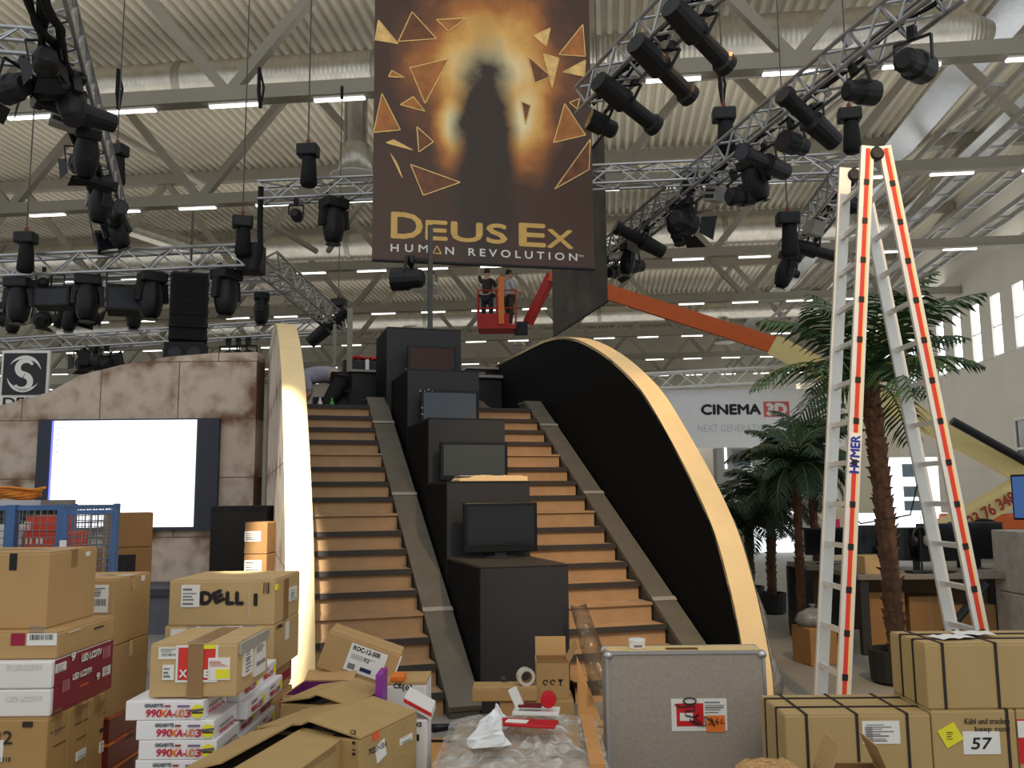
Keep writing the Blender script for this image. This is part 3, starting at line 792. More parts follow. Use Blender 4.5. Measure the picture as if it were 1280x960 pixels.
def can_proto(name, r, L, barn=False):
    """par lamp: origin at its clamp, lamp hanging below, pointing local -Y"""
    t = thing(name, '', 'stage light')
    MB().bb((-.03, -.03, -.08), (.03, .03, .03)).build('clamp', black_m, t)
    MB().rect_bar((-r*1.2, 0, -.08), (r*1.2, 0, -.08), .03, .015).rect_bar((-r*1.2, 0, -.08), (-r*1.2, 0, -.08-r*1.6), .015, .03, (0, 1, 0)).rect_bar((r*1.2, 0, -.08), (r*1.2, 0, -.08-r*1.6), .015, .03, (0, 1, 0)).build('yoke', black_m, t)
    c = (0, 0, -.08-r*1.6)
    o = MB().lathe(c, [(r*.55, L*.5), (r*.8, L*.42), (r*.85, L*.1), (r, 0), (r, -L*.5)], 14, 'Y').build('lamp_body', black_m, t, smooth=False)
    MB().lathe((0, 0, c[2]), [(r*.9, -L*.5-.004), (r*.9, -L*.5)], 14, 'Y').build('lens', lens_m, o)
    if barn:
        for k in range(4):
            a = PI/2*k; m = T(*c) @ Matrix.Rotation(a, 4, 'Y')
            mb = MB().prism([(-r*.7, L*.5, r), (r*.7, L*.5, r), (r*1.1, L*.5+r*1.2, r*1.7), (-r*1.1, L*.5+r*1.2, r*1.7)], (0, .006, 0))
            # the lens faces +Y after the lathe swap
            mb.xf(m); mb.build('barn_door', black_m, t)
    return t
def mover_proto():
    t = thing('moving_head_light', '', 'stage light')
    MB().bb((-.17, -.15, -.16), (.17, .15, -.02)).build('base', black_m, t, bevel=.02)
    for s in (-1, 1): MB().bb((s*.12-.02, -.03, -.02), (s*.12+.02, .03, .05)).build('clamp', black_m, t)
    MB().prism([(-.2, -.05, -.16), (.2, -.05, -.16), (.22, -.05, -.42), (.165, -.05, -.42), (.14, -.05, -.24), (-.14, -.05, -.24), (-.165, -.05, -.42), (-.22, -.05, -.42)], (0, .1, 0)).build('yoke', black_m, t)
    o = MB().lathe((0, 0, -.4), [(.06, -.26), (.12, -.2), (.155, -.05), (.155, .08), (.12, .24), (.12, .27)], 16).build('head', black_m, t, smooth=True)
    MB().lathe((0, 0, -.4), [(.11, -.266), (.11, -.26)], 16).build('lens', lens_m, o)
    return t
def profile_proto():
    t = thing('profile_spotlight', '', 'stage light')
    MB().bb((-.03, -.03, -.06), (.03, .03, .03)).build('clamp', black_m, t)
    MB().rect_bar((-.15, 0, -.06), (.15, 0, -.06), .03, .015).rect_bar((-.15, 0, -.06), (-.15, 0, -.28), .015, .03, (0, 1, 0)).rect_bar((.15, 0, -.06), (.15, 0, -.28), .015, .03, (0, 1, 0)).build('yoke', black_m, t)
    o = MB().lathe((0, 0, -.26), [(.11, -.4), (.12, -.2), (.13, 0), (.09, .04), (.09, .4), (.115, .42), (.115, .5)], 14, 'Y').build('barrel', black_m, t)
    MB().lathe((0, 0, -.26), [(.1, .5), (.1, .505)], 14, 'Y').build('lens', lens_m, o)
    return t
def blinder_proto():
    t = thing('flood_light', '', 'stage light')
    MB().rect_bar((-.2, 0, 0), (.2, 0, 0), .02, .02).rect_bar((-.2, 0, 0), (-.2, 0, -.4), .015, .02, (0, 1, 0)).rect_bar((.2, 0, 0), (.2, 0, -.4), .015, .02, (0, 1, 0)).build('yoke', black_m, t)
    o = MB().prism([(-.18, .1, -.22), (-.18, -.02, -.18), (-.18, -.1, -.24), (-.18, -.1, -.5), (-.18, .1, -.55)], (.36, 0, 0)).build('housing', black_m, t)
    MB().bb((-.15, -.106, -.48), (.15, -.1, -.26)).build('lens', lens_m, o)
    return t
def scroller_proto():  # small white-sided ballast box hung next to lamps
    t = thing('dimmer_box', '', 'dimmer box')
    MB().bb((-.16, -.1, -.26), (.16, .1, -.03)).build('housing', M('grey_box', (150, 146, 138), .5, .2, var=.1), t, bevel=.01)
    MB().bb((-.13, -.104, -.22), (.13, -.1, -.16)).bb((-.13, -.104, -.12), (.13, -.1, -.08)).build('front_slots', black_m, t)
    MB().bb((-.02, -.02, -.03), (.02, .02, .05)).build('clamp', black_m, t)
    return t
PROTO = {}
used_lamp = set()
BUILD = dict(par=lambda: can_proto('par_can', .12, .34), barn=lambda: can_proto('barn_door_light', .13, .3, True), small=lambda: can_proto('small_spotlight', .085, .2),
             head=mover_proto, prof=profile_proto, flood=blinder_proto, box=scroller_proto)
def fixture(kind, label, loc, rot=(0, 0, 0), sc=1.0, group=None):
    if kind not in PROTO:
        PROTO[kind] = BUILD[kind](); o = PROTO[kind]; o['label'] = label; o.location = loc; o.rotation_euler = rot; o.scale = (sc,)*3
        if group: o['group'] = group
        return o
    o = dup(PROTO[kind], label, loc, rot, sc)
    if group: o['group'] = group
    elif 'group' in o: del o['group']
    return o

# left hanging truss (stage direction), packed with lamps
A0 = at_h(48, -60, 6.7); A1 = at_h(142, 262, 6.45)
lattice('black-cabled lighting truss crowded with lamps at the upper left', A0, A1, .34, step=.28)
cabs = MB()
for k in range(7):
    pts_ = []
    for i in range(30):
        f = i/29; p = A0.lerp(A1, f)
        pts_.append(p+Vector((.12*math.sin(k*2+i*.5)-.05, .05*math.cos(i+k), -.2-.1*abs(math.sin(i*.8+k))-A0.z*0)))
    cabs.tube([q-A0 for q in pts_], .035, 6)
o = cabs.build('cable_loom', rub_m, loc=A0); tag(o, 'thick black cable loom hanging along the upper left lighting truss', 'cables', kind='stuff')
Lg = 'lamps on the upper left truss'
seq = ['barn', 'box', 'head', 'prof', 'box', 'head', 'barn', 'box', 'par', 'head', 'box', 'prof', 'head', 'flood']
for i, kd in enumerate(seq):
    f = .16+.84*i/(len(seq)-1); p = A0.lerp(A1, f)
    sd = -1 if kd in ('box', 'barn', 'flood') else (.3 if i % 2 else -.2)
    fixture(kd, 'dark stage lamp or control box crowded on the upper left lighting truss', p+Vector((sd*.17, 0, -.17)), (0, R(random.uniform(-25, 15)), R(random.choice((-40, 30, 70, 120)))), 1.05 if kd != 'box' else .95, Lg)
# rig crossbar at the very left and its two lamps
c0 = at_h(-60, 52, 6.6); c1 = at_h(72, 62, 6.6)
lattice('short lighting truss entering at the upper left edge of the photo', c0, c1, .3)
fixture('barn', 'blue-lit barn door lamp below the short truss at the upper left edge', onB(30, c0, c1, -.16), (0, R(12), R(60)), 1.25)
fixture('par', 'can lamp hanging lowest below the short truss at the upper left edge', onB(56, c0, c1, -.16), (R(-20), R(8), R(140)), 1.15)

# frame over the screen wall (hall direction)
ZB = 5.55
B0 = at_h(-60, 338, ZB); B1 = at_h(312, 322, ZB)
lattice('long front lattice truss over the stone wall carrying moving heads', B0, B1, .36, step=.4)
B2 = at_h(430, 412, ZB)
lattice('silver lattice truss slanting down behind the left arch rim in perspective', B1+Vector((.2, .3, 0)), B2, .36, step=.4)
B3 = at_h(-60, 372, ZB); B4 = at_h(362, 355, ZB)
lattice('middle lattice truss behind the moving heads over the stone wall', B3, B4, .3, step=.4)
B5 = at_h(-60, 437, ZB-.0); B6 = at_h(400, 408, ZB)
lattice('rear lattice truss just above the top of the stone wall', B5, B6, .34, step=.45)
MB_ = MB().box((0, 0, 0), (.4, .4, .5)); o = MB_.build('corner_block', black_m, loc=B1+Vector((0, .1, 0)), bevel=.03); tag(o, 'black corner block joining the two lattice trusses over the stone wall', 'truss corner')
posn = ['leftmost', 'second from the left', 'third from the left', 'fourth from the left', 'fifth from the left']
for i, px in enumerate((26, 112, 191, 284)):
    fixture('head', 'large black moving head on the front truss over the screen wall, %s' % posn[i], onB(px, B0, B1, -.18), (0, 0, R(20*i)), 1.25)
fixture('flood', 'wide double flood lamp left on the front truss above the screen', onB(64, B0, B1, -.15), (0, 0, R(10)), 1.15)
fixture('flood', 'wide double flood lamp beside another one above the screen', onB(80, B0, B1, -.15), (0, 0, R(-10)), 1.15)
fixture('flood', 'square flood lamp hanging third on the front truss over the screen wall', onB(157, B0, B1, -.12), (0, 0, R(15)), 1.45)
fixture('small', 'little round lamp on top chord of the front truss left', onB(56, B0, B1, -.05), (0, 0, R(30)), 1.1)
for i, px in enumerate((18, 88, 169, 328)):
    fixture('head', 'small moving head on the middle truss over the screen wall, %s' % posn[i], onB(px, B3, B4, -.15), (0, 0, R(35*i)), .95)
for i, (px, rz) in enumerate(((58, 20), (72, -60), (122, 40))):
    fixture('barn', 'barn door lamp below the middle truss over the screen wall, %s' % posn[i], onB(px, B3, B4, -.16), (R(20), R(10), R(rz)), 1.3)
for i, (px, rz) in enumerate(((106, 30), (122, -50), (134, 80))):
    fixture('barn', 'barn door lamp under the rear truss right of the swirl sign, %s' % posn[i], onB(px, B5, B6, -.17), (R(15), 0, R(rz)), 1.5)
for i, px in enumerate((286, 299, 311)):
    fixture('small', 'small round lamp in a row left of the arch rim, %s' % posn[i], onB(px, B5, B6, -.2), (0, 0, R(10)), 2.0)
for i, (px, dz) in enumerate(((4, -.6), (16, -.55), (6, -.1))):
    fixture(('par', 'small', 'par')[i], 'dark lamp hanging above the swirl sign at the left edge, %s' % posn[i], onB(px, B3, B4, -.16), (R(10), 0, R(40*i)), 1.2)
fixture('prof', 'long tilted spotlight under the silver truss beside the arch rim', at(398, 408, B2.y-1.6)+Vector((0, 0, .2)), (R(-38), R(0), R(78)), 1.25)
# line array loudspeaker
spk = at(238, 346, 14.6)
la = thing('line_array', 'black curved line array loudspeaker hanging in front of the lattice truss', 'loudspeaker', (spk.x, spk.y, spk.z), R(18))
angs = (2, 2, 4, 8, 13); y0 = 0.; z0 = 0.
for k, a in enumerate(angs):
    m = T(0, y0, z0) @ Matrix.Rotation(R(-a), 4, 'X')
    mb = MB().prism([(-.3, -.22, 0), (-.3, .22, -.03), (-.3, .22, -.2), (-.3, -.22, -.23)], (.6, 0, 0)).xf(m)
    o = mb.build('speaker_box', M('speaker_black', (19, 19, 21), .7, var=.1), la)
    MB().bb((-.27, -.226, -.215), (.27, -.218, -.015)).xf(m).build('grille', M('grille', (12, 12, 13), .9, var=.3, scale=60), o)
    MB().lathe((.302, .05, -.11), [(.035, 0), (.03, .01)], 10, 'X').xf(m).build('side_handle', dkplastic, o)
    y0 += -.235*math.sin(R(a)) * -1 * .5; z0 -= .235*math.cos(R(a))
MB().bb((-.28, -.1, 0), (.28, .16, .06)).build('fly_bar', black_m, la)
MB().bar((0, .05, .05), (0, .05, 1.2-.05), .02, 6).build('hanging_cable', chain_m, la)
spk2 = at(233, 432, 14.4)
o = thing('floor_monitor', 'small black loudspeaker standing on a bracket behind the stone wall top', 'loudspeaker', (spk2.x, spk2.y, 0), R(10))
MB().bb((-.32, -.2, spk2.z-.34), (.32, .2, spk2.z+.03)).build('cabinet', M('speaker_black', (19, 19, 21), .7), o, bevel=.02)
for x in (-.14, .16): MB().lathe((x, -.2, spk2.z-.16), [(.1, .006), (.11, 0), (.04, -.01)], 16, 'Y').build('driver', dkplastic, o)
MB().bar((0, 0, .02), (0, 0, spk2.z-.34), .03, 8).build('stand_pole', black_m, o)
MB().lathe((0, 0, 0), [(.3, 0), (.3, .02), (.03, .05)], 16).build('stand_foot', black_m, o)
# cross truss at rig height, left part and right part are the same long truss
C0 = at_h(326, 241, 6.6); C1 = at_h(1092, 206, 6.6)
lattice('long lattice truss running behind the printed banner from left to right', C0, C1, .3, step=.36)
tag(MB().tube([C0+Vector((0, 0, .1)), C0+Vector((0, 0, -.5)), C0+Vector((.02, 0, -1.0)), C0+Vector((-.05, .05, -1.3))], .05, 8).build('hanging_cable', rub_m), 'thick black cable dropping from the left end of the long cross truss', 'cable')
for i, (px, kd) in enumerate(((371, 'small'), (417, 'head'), (551, 'par'))):
    fixture(kd, ['small round lamp under the cross truss left of the printed banner', 'moving head under the cross truss next to the printed banner', 'square-looking lamp below the printed banner left of the mast'][i],
            onB(px, C0, C1, -.15) if i < 2 else MAST+Vector((-.24, -.09, 4.62)), (0, R(0 if i < 2 else 25), R(40*i)), 1.2 if i < 2 else 1.25)
# right hanging truss
D0 = at_h(1185, -25, 6.55); D1 = at_h(752, 322, 6.35)
lattice('long silver lighting truss slanting across the upper right with many lamps', D0, D1, .36, step=.26)
E0 = at_h(905, -45, 6.6); E1 = at_h(735, 128, 6.5)
lattice('lighting truss leaving the picture at the top right of the banner', E0, E1, .34, step=.26)
G0 = at_h(1060, 222, 6.2); G1 = at_h(985, 318, 6.0)
lattice('short steep silver truss left of the stepladder top', G0, G1, .36, step=.26)
for (a_, b_, lb) in ((D0, D1, 'dark cables and connectors running along the long right lighting truss'), (G0, G1, 'dark cables running along the short steep truss'), (E0, E1, 'dark cables along the truss at the top right of the banner')):
    mb = MB(); rq = random.Random(9)
    for k in range(4):
        n_ = 26; off = Vector((rq.uniform(-.12, .12), 0, rq.uniform(-.12, .12)))
        mb.tube([a_.lerp(b_, i/n_)-a_+off+Vector((rq.uniform(-.03, .03), 0, rq.uniform(-.05, .02))) for i in range(n_+1)], .018, 5)
    o = mb.build('truss_cables', rub_m, loc=a_); tag(o, lb, 'cables', kind='stuff')
    mb = MB()
    for k in range(int((b_-a_).length*3.2)):
        c = a_.lerp(b_, rq.random())-a_+Vector((rq.uniform(-.18, .18), rq.uniform(-.1, .1), rq.uniform(-.2, .18))); mb.box(c, (rq.uniform(.04, .12), .06, rq.uniform(.04, .1)), Euler((rq.random(), rq.random(), rq.random())).to_matrix())
    o = mb.build('truss_couplers', alu_m, loc=a_); tag(o, lb.replace('dark cables and connectors running', 'many small silver couplers').replace('dark cables running', 'many small silver couplers').replace('dark cables', 'many small silver couplers'), 'couplers', kind='stuff')
Rg = 'clutter of lamps on the right hanging truss'
kinds = [('par', 1135, -.35, 1.35), ('par', 1075, -.3, 1.2), ('prof', 1010, -.32, 1.1), ('par', 985, -.3, 1.2), ('prof', 950, -.3, 1.1), ('head', 930, -.32, 1.0), ('par', 905, -.34, 1.4), ('barn', 865, -.3, 1.4), ('box', 885, -.1, 1.0), ('head', 838, -.3, .9), ('par', 850, -.45, 1.2), ('prof', 815, -.3, 1.1), ('box', 805, -.25, 1.1), ('head', 790, -.25, .9), ('par', 780, -.45, 1.2), ('barn', 765, -.4, 1.0)]
nm_pos = ['closest to the camera', 'second from the near end', 'third from the near end', 'fourth from the near end', 'fifth from the near end', 'sixth from the near end', 'seventh from the near end', 'eighth from the near end']
for i, (kd, px, dz, sc) in enumerate(kinds):
    lab = 'lamp on the long right lighting truss, %s' % nm_pos[i] if i < 8 else 'small lamp crowded at the far end of the long right truss'
    fixture(kd, lab, onB(px, D0, D1, -.2)+Vector((random.uniform(-.12, .16), 0, 0)), (R(random.uniform(-30, 30)), R(random.uniform(-20, 20)), R(random.choice((-70, -50, 110, 120)))), sc, None if i < 8 else Rg)
for i, (px, kd, rz) in enumerate(((870, 'prof', 125), (825, 'prof', 125), (780, 'prof', 120), (752, 'par', 100))):
    fixture(kd, 'dark lamp slanting on the truss right of the banner top, %s' % ('topmost', 'second from the top', 'third from the top', 'lowest')[i], onB(px, E0, E1, -.18)+Vector((.13, 0, 0)), (R(20), R(-20), R(rz)), 1.1)
for i, (f, kd) in enumerate(((.02, 'par'), (.35, 'box'), (.6, 'prof'), (.8, 'head'), (1.0, 'small'))):
    fixture(kd, 'lamp on the short steep truss left of the stepladder, %s' % ('highest', 'second from the top', 'third from the top', 'fourth from the top', 'lowest')[i], G0.lerp(G1, f)+Vector((.12*(-1)**i, 0, -.18)), (R(15), R(15*(-1)**i), R(100)), 1.05)
fixture('prof', 'slim spotlight hanging steeply below the long right truss', onB(845, D0, D1, -.2), (R(-75), 0, R(20)), 1.2)
# chain hoists
hz = [(385, 196, 13.6, 'chain hoist above the cross truss just left of the printed banner'), (303, 285, 14.4, 'chain hoist over the corner of the two lattice trusses'),
      (32, 305, 14.6, 'chain hoist at the left edge above the front lattice truss'), (146, 196, 14.2, 'chain hoist beside the upper left lighting truss'),
      (905, 152, 12.6, 'chain hoist above the long right truss, nearest the banner'), (1062, 152, 12.8, 'chain hoist above the cross truss left of the stepladder top'),
      (423, 384, 20.2, 'chain hoist at the far end of the slanting silver truss'), (985, 282, 13.0, 'chain hoist over the short steep truss')]
for px, py, Y, lab in hz: hoist(lab, at(px, py, Y), 11.4)
# short slings dangling from the roof trusses
for i, (px, py) in enumerate(((145, 148), (323, 130), (900, 100), (46, 160))):
    p = at(px, py, 19.9)
    mb = MB().tube([(0, 0, .3), (0, 0, -.3), (.05, 0, -.7)], .05, 6).tube([(0, 0, .3), (.12, 0, -.2), (.06, 0, -.68)], .03, 6)
    o = mb.build('beam_sling', rub_m, loc=(p.x, p.y, 11.4)); tag(o, 'black sling dangling from the nearest roof truss, %s' % ('left of the banner above the lamp truss', 'between the big duct outlet and the banner', 'right of the banner', 'at the far left')[i], 'sling')
p = at(44, 285, 27.5)

# ------------------------------------------------------------ boom lift with two people
BY = 26.0
bk = at(621, 414, BY)
bl = thing('boom_lift', 'orange and cream boom lift with a red work platform far behind the arch', 'boom lift', (bk.x, BY, 0))
def L_(px, py, Y): return at(px, py, Y)-Vector((bk.x, BY, 0))
zb = bk.z
knee = L_(1300, 600, 20.5); tip = L_(690, 343, 25.5); k2 = L_(968, 432, 23.2)
MB().rect_bar(knee, k2, .5, .55).build('outer_boom', cream_m, bl)
MB().rect_bar(k2, tip, .36, .42).build('inner_boom', orange_m, bl)
MB().rect_bar(tip, L_(660, 404, BY), .22, .25).build('jib', redp_m, bl)
o = MB()
bx0, bx1 = L_(598, 414, BY).x, L_(645, 414, BY).x
MB().bb((bx0, -.45, zb), (bx1, .45, zb+.12)).build('platform_floor', redp_m, bl)
MB().bb((bx0, -.45, zb+.12), (bx1-.2, -.42, zb+.45)).build('toe_panel', redp_m, bl)
rl = MB()
for (x, y) in ((bx0, -.43), (bx0, .43), (bx1, -.43), (bx1, .43), ((bx0+bx1)/2, -.43), ((bx0+bx1)/2+.1, -.43)): MB().bar((x, y, zb+.1), (x, y, zb+1.15), .025, 6).build('rail_post', redp_m, bl)
for z in (.62, 1.15):
    for a, b in (((bx0, -.43), (bx1, -.43)), ((bx1, -.43), (bx1, .43)), ((bx1, .43), (bx0, .43)), ((bx0, .43), (bx0, -.43))): MB().bar((*a, zb+z), (*b, zb+z), .022, 6).build('guard_rail', redp_m, bl)
MB().bb((bx0+.62, -.52, zb+.12), (bx0+.78, -.44, zb+1.55)).build('control_column', M('orange_bright', (230, 120, 40), .4, var=.05), bl)
MB().bb((bx1-.05, -.2, zb-.1), (bx1+.35, .2, zb+.25)).build('jib_mount', black_m, bl)
lowk = L_(1160, 676, 20.5)
MB().rect_bar(lowk, L_(1320, 585, 20.5), .42, .48).build('lower_boom', cream_m, bl)
tm = MB(); pa = L_(1197, 664, 20.2); pb = L_(1276, 618, 20.2)
ang = math.atan2(pb.z-pa.z, pb.x-pa.x)
text_mb(tm, '0-23 76 348', Matrix.Translation(pa+Vector((.1, -.02, -.04))) @ Matrix.Rotation(-ang, 4, 'Y') @ FRONT, .26, (pb-pa).length*.86, bold=.012)
tm.build('phone_number', M('red_brown_ink', (150, 44, 34), .5, var=0), bl, fixn=False)
MB().bar(L_(1190, 526, 20.2), L_(1284, 578, 20.2), .1, 10).build('lift_cylinder', black_m, bl)
tb = L_(1268, 690, 20.7)
MB().bb((tb.x-1.1, tb.y-.4, .6), (tb.x+1.6, tb.y+1.3, .98)).build('turret', orange_m, bl, bevel=.06)
MB().bb((tb.x-1.3, tb.y-.3, .4), (tb.x+1.8, tb.y+1.1, .6)).build('chassis', black_m, bl)
for x in (-.9, 1.4):
    for y in (-.85, .85): MB().lathe((tb.x+x, tb.y+.4+y, .45), [(.4, -.15), (.45, -.1), (.45, .1), (.4, .15)], 20, 'Y').build('wheel', rub_m, bl)
# hose sagging along the booms is left out of sight behind the palms

def skin_person(name, label, loc, rz, joints, radii, edges, skin, clothes, parts, group=None):
    """joints: dict name->(x,y,z); one continuous skinned body with clothing shells"""
    t = thing(name, label, 'person', loc, rz, group)
    def body(nm, mat, ed, grow=0., sub=2):
        ns = []
        for a, b in ed:
            for k in (a, b):
                if k not in ns: ns.append(k)
        me = bpy.data.meshes.new(nm); me.from_pydata([joints[k] for k in ns], [(ns.index(a), ns.index(b)) for a, b in ed], [])
        o = bpy.data.objects.new(nm, me); COL.objects.link(o); o.parent = t
        md = o.modifiers.new('skin', 'SKIN'); md.use_smooth_shade = True
        for i, k in enumerate(ns):
            r = radii[k]+grow; me.skin_vertices[0].data[i].radius = (r, r) if not isinstance(r, tuple) else r
        me.skin_vertices[0].data[0].use_root = True
        sd = o.modifiers.new('sub', 'SUBSURF'); sd.levels = sub; sd.render_levels = sub
        dg = bpy.context.evaluated_depsgraph_get(); dg.update()
        m2 = bpy.data.meshes.new_from_object(o.evaluated_get(dg)); o.modifiers.clear(); o.data = m2
        m2.materials.clear(); m2.materials.append(mat)
        return o
    body('body', skin, edges)
    for nm, mat, ed, g in parts: body(nm, mat, ed, g)
    return t
skin_m = M('skin', (196, 150, 122), .55, var=.04)
def head_parts(t, c, fwd, hair_m, tilt=0):
    """face and hair for a head centred at c, fwd = facing angle about z (0 = -Y)"""
    m = T(*c) @ Matrix.Rotation(fwd, 4, 'Z') @ Matrix.Rotation(tilt, 4, 'X')
    mb = MB().lathe((0, 0, 0), [(.02, -.125), (.055, -.1), (.075, -.04), (.085, .03), (.075, .09), (.04, .12), (.005, .128)], 16)
    for i, v in enumerate(mb.v): v.y *= 1.12
    mb.add([(-.014, -.09, -.03), (.014, -.09, -.03), (0, -.118, -.028), (0, -.09, .02)], [(0, 1, 2), (0, 2, 3), (1, 3, 2)])
    for s in (-1, 1): mb.box((s*.085, .005, -.005), (.018, .035, .055))
    mb.xf(m); h = mb.build('head', skin_m, t, smooth=True)
    mb = MB()
    for s in (-1, 1): mb.lathe((s*.03, -.092, .012), [(.002, -.008), (.011, -.004), (.011, .004), (.002, .008)], 8)
    MB().box((0, -.088, -.062), (.04, .012, .009)).xf(m).build('mouth', M('lips', (150, 84, 78), .5, var=0), h)
    for s in (-1, 1): MB().lathe((s*.03, -.09, .012), [(.002, -.008), (.011, -.004), (.011, .004), (.002, .008)], 8).xf(m).build('eye', M('eye_dark', (40, 34, 30), .3, var=0), h)
    mb = MB().lathe((0, .012, .03), [(.088, -.06), (.094, 0), (.088, .06), (.05, .1), (.005, .112)], 16)
    for v in mb.v:
        v.y *= 1.1
        if v.y < -.06 and v.z < .07: v.y = -.06
    mb.xf(m).build('hair', hair_m, t, smooth=True)
def hand(t, wrist, direction, curl=.5, sc=1.0, mat=None):
    d = Vector(direction).normalized(); x = d.orthogonal().normalized(); y = d.cross(x)
    mb = MB(); w0 = Vector(wrist)
    mb.rect_bar(w0, w0+d*.09*sc, .03*sc, .085*sc, y)
    for k, (o_, L) in enumerate(((-.032, .062), (-.011, .075), (.011, .07), (.032, .055))):
        b = w0+d*.085*sc+y*o_*sc; m1 = b+d*L*.55*sc+x*curl*.02*sc; m2 = m1+d*L*.3*sc+x*curl*.04*sc
        mb.tube([b, m1, m2], [.0095*sc, .009*sc, .007*sc], 6)
    b = w0+d*.03*sc-y*.04*sc; mb.tube([b, b+d*.03*sc-y*.025*sc+x*.01, b+d*.06*sc-y*.03*sc+x*.02], [.012*sc, .01*sc, .008*sc], 6)
    return mb.build('hand', mat or skin_m, t, smooth=True)
def stander(label, loc, rz, shirt, trousers, hair_m, arms, lean=0.0):
    J = dict(pel=(0, 0, .95), wai=(0, 0, 1.08), che=(0, -.02-lean*.5, 1.3), sho=(0, -lean, 1.42), nek=(0, -lean, 1.5), hd=(0, -lean-.02, 1.58))
    rr = dict(pel=.15, wai=.13, che=.16, sho=.1, nek=.055, hd=.06)
    E = [('pel', 'wai'), ('wai', 'che'), ('che', 'sho'), ('sho', 'nek'), ('nek', 'hd')]
    for s, k in ((-1, 'L'), (1, 'R')):
        J['hip'+k] = (s*.1, 0, .88); J['kne'+k] = (s*.12, -.03, .48); J['ank'+k] = (s*.12, .02, .09); J['toe'+k] = (s*.14, -.15, .04)
        rr.update({'hip'+k: .095, 'kne'+k: .06, 'ank'+k: .042, 'toe'+k: .04})
        E += [('pel', 'hip'+k), ('hip'+k, 'kne'+k), ('kne'+k, 'ank'+k), ('ank'+k, 'toe'+k)]
        sh = (s*.19, -lean, 1.4); J['shd'+k] = sh; el, wr = arms[0 if s < 0 else 1]
        J['elb'+k] = el; J['wri'+k] = wr; rr.update({'shd'+k: .06, 'elb'+k: .042, 'wri'+k: .03})
        E += [('sho', 'shd'+k), ('shd'+k, 'elb'+k), ('elb'+k, 'wri'+k)]
    up = [e for e in E if e[0] in ('pel', 'wai', 'che') and not e[1].startswith('hip')]+[('sho', 'shdL'), ('sho', 'shdR'), ('shdL', 'elbL'), ('shdR', 'elbR')]
    lo = [e for e in E if e[0] == 'pel' and e[1].startswith('hip')]+[e for e in E if e[0][:3] in ('hip', 'kne')]
    t = skin_person('person', label, loc, rz, J, rr, E, skin_m, None, [('shirt', shirt, up, .012), ('trousers', trousers, lo, .012)])
    head_parts(t, (0, -lean-.03, 1.68), 0, hair_m)
    for s, k in ((0, 'L'), (1, 'R')):
        el, wr = Vector(arms[s][0]), Vector(arms[s][1]); hand(t, wr, wr-el)
    for s in (-1, 1): MB().bb((s*.13-.045, -.2, 0), (s*.13+.045, .08, .09)).build('shoe', rub_m, t, bevel=.02)
    return t
hair_d = M('dark_hair', (36, 28, 24), .6, var=.1)
p = at(609, 408, BY); fz = zb+.12
stander('person in dark top and pale shirt tails reaching up from the lift platform', (p.x, BY-.05, fz), R(160), M('dark_shirt', (52, 46, 46), .8), M('dark_trousers', (44, 46, 56), .8), hair_d,
        (((-.27, -.1, 1.2), (-.2, -.25, 1.05)), ((.3, -.12, 1.62), (.32, -.2, 1.9))))
p = at(636, 408, BY)
stander('person in a light shirt standing at the right of the lift platform', (p.x, BY+.15, fz), R(120), M('pale_shirt', (180, 186, 192), .8), M('olive_trousers', (66, 66, 58), .8), hair_d,
        (((-.26, -.05, 1.15), (-.2, -.28, 1.1)), ((.26, -.05, 1.15), (.2, -.28, 1.1))))
# bending person at the top of the left stairs (seen from the side, head down to the left)
pp = on_deck(414, 500, 5.5)
Jb = dict(pel=(.1, 0, .47), wai=(.0, 0, .54), che=(-.2, 0, .54), sho=(-.33, 0, .48), nek=(-.4, 0, .43), hd=(-.46, 0, .38))
rb = dict(pel=.12, wai=.105, che=.11, sho=.08, nek=.055, hd=.06)
Eb = [('pel', 'wai'), ('wai', 'che'), ('che', 'sho'), ('sho', 'nek'), ('nek', 'hd')]
for s, k in ((-1, 'L'), (1, 'R')):
    Jb['hip'+k] = (.12, s*.1, .43); Jb['kne'+k] = (-.08, s*.13, .08); Jb['ank'+k] = (.3, s*.13, .08); Jb['toe'+k] = (.4, s*.13, .04)
    rb.update({'hip'+k: .1, 'kne'+k: .065, 'ank'+k: .045, 'toe'+k: .035}); Eb += [('pel', 'hip'+k), ('hip'+k, 'kne'+k), ('kne'+k, 'ank'+k), ('ank'+k, 'toe'+k)]
    Jb['shd'+k] = (-.32, s*.19, .46); Jb['elb'+k] = (-.28-.03*s, s*.22, .26); Jb['wri'+k] = (-.42, s*.16, .14)
    rb.update({'shd'+k: .065, 'elb'+k: .045, 'wri'+k: .032}); Eb += [('sho', 'shd'+k), ('shd'+k, 'elb'+k), ('elb'+k, 'wri'+k)]
t = skin_person('person', 'person in a pale lilac shirt and dark trousers bending down at the stair top', pp, R(8), Jb, rb, Eb, skin_m, None,
    [('shirt', M('lilac_shirt', (150, 146, 160), .8), [('pel', 'wai'), ('wai', 'che'), ('che', 'sho'), ('sho', 'shdL'), ('sho', 'shdR'), ('shdL', 'elbL'), ('shdR', 'elbR')], .014),
     ('trousers', M('black_trousers', (36, 35, 38), .8), [('pel', 'hipL'), ('pel', 'hipR'), ('hipL', 'kneL'), ('hipR', 'kneR'), ('kneL', 'ankL'), ('kneR', 'ankR')], .014)])
head_parts(t, (-.51, 0, .33), R(-90), hair_d, R(50))
for k in ('L', 'R'): hand(t, Jb['wri'+k], Vector(Jb['wri'+k])-Vector(Jb['elb'+k]))
for s in (-1, 1): MB().bb((.28, s*.135-.04, 0), (.42, s*.135+.04, .1)).build('shoe', rub_m, t, bevel=.02)
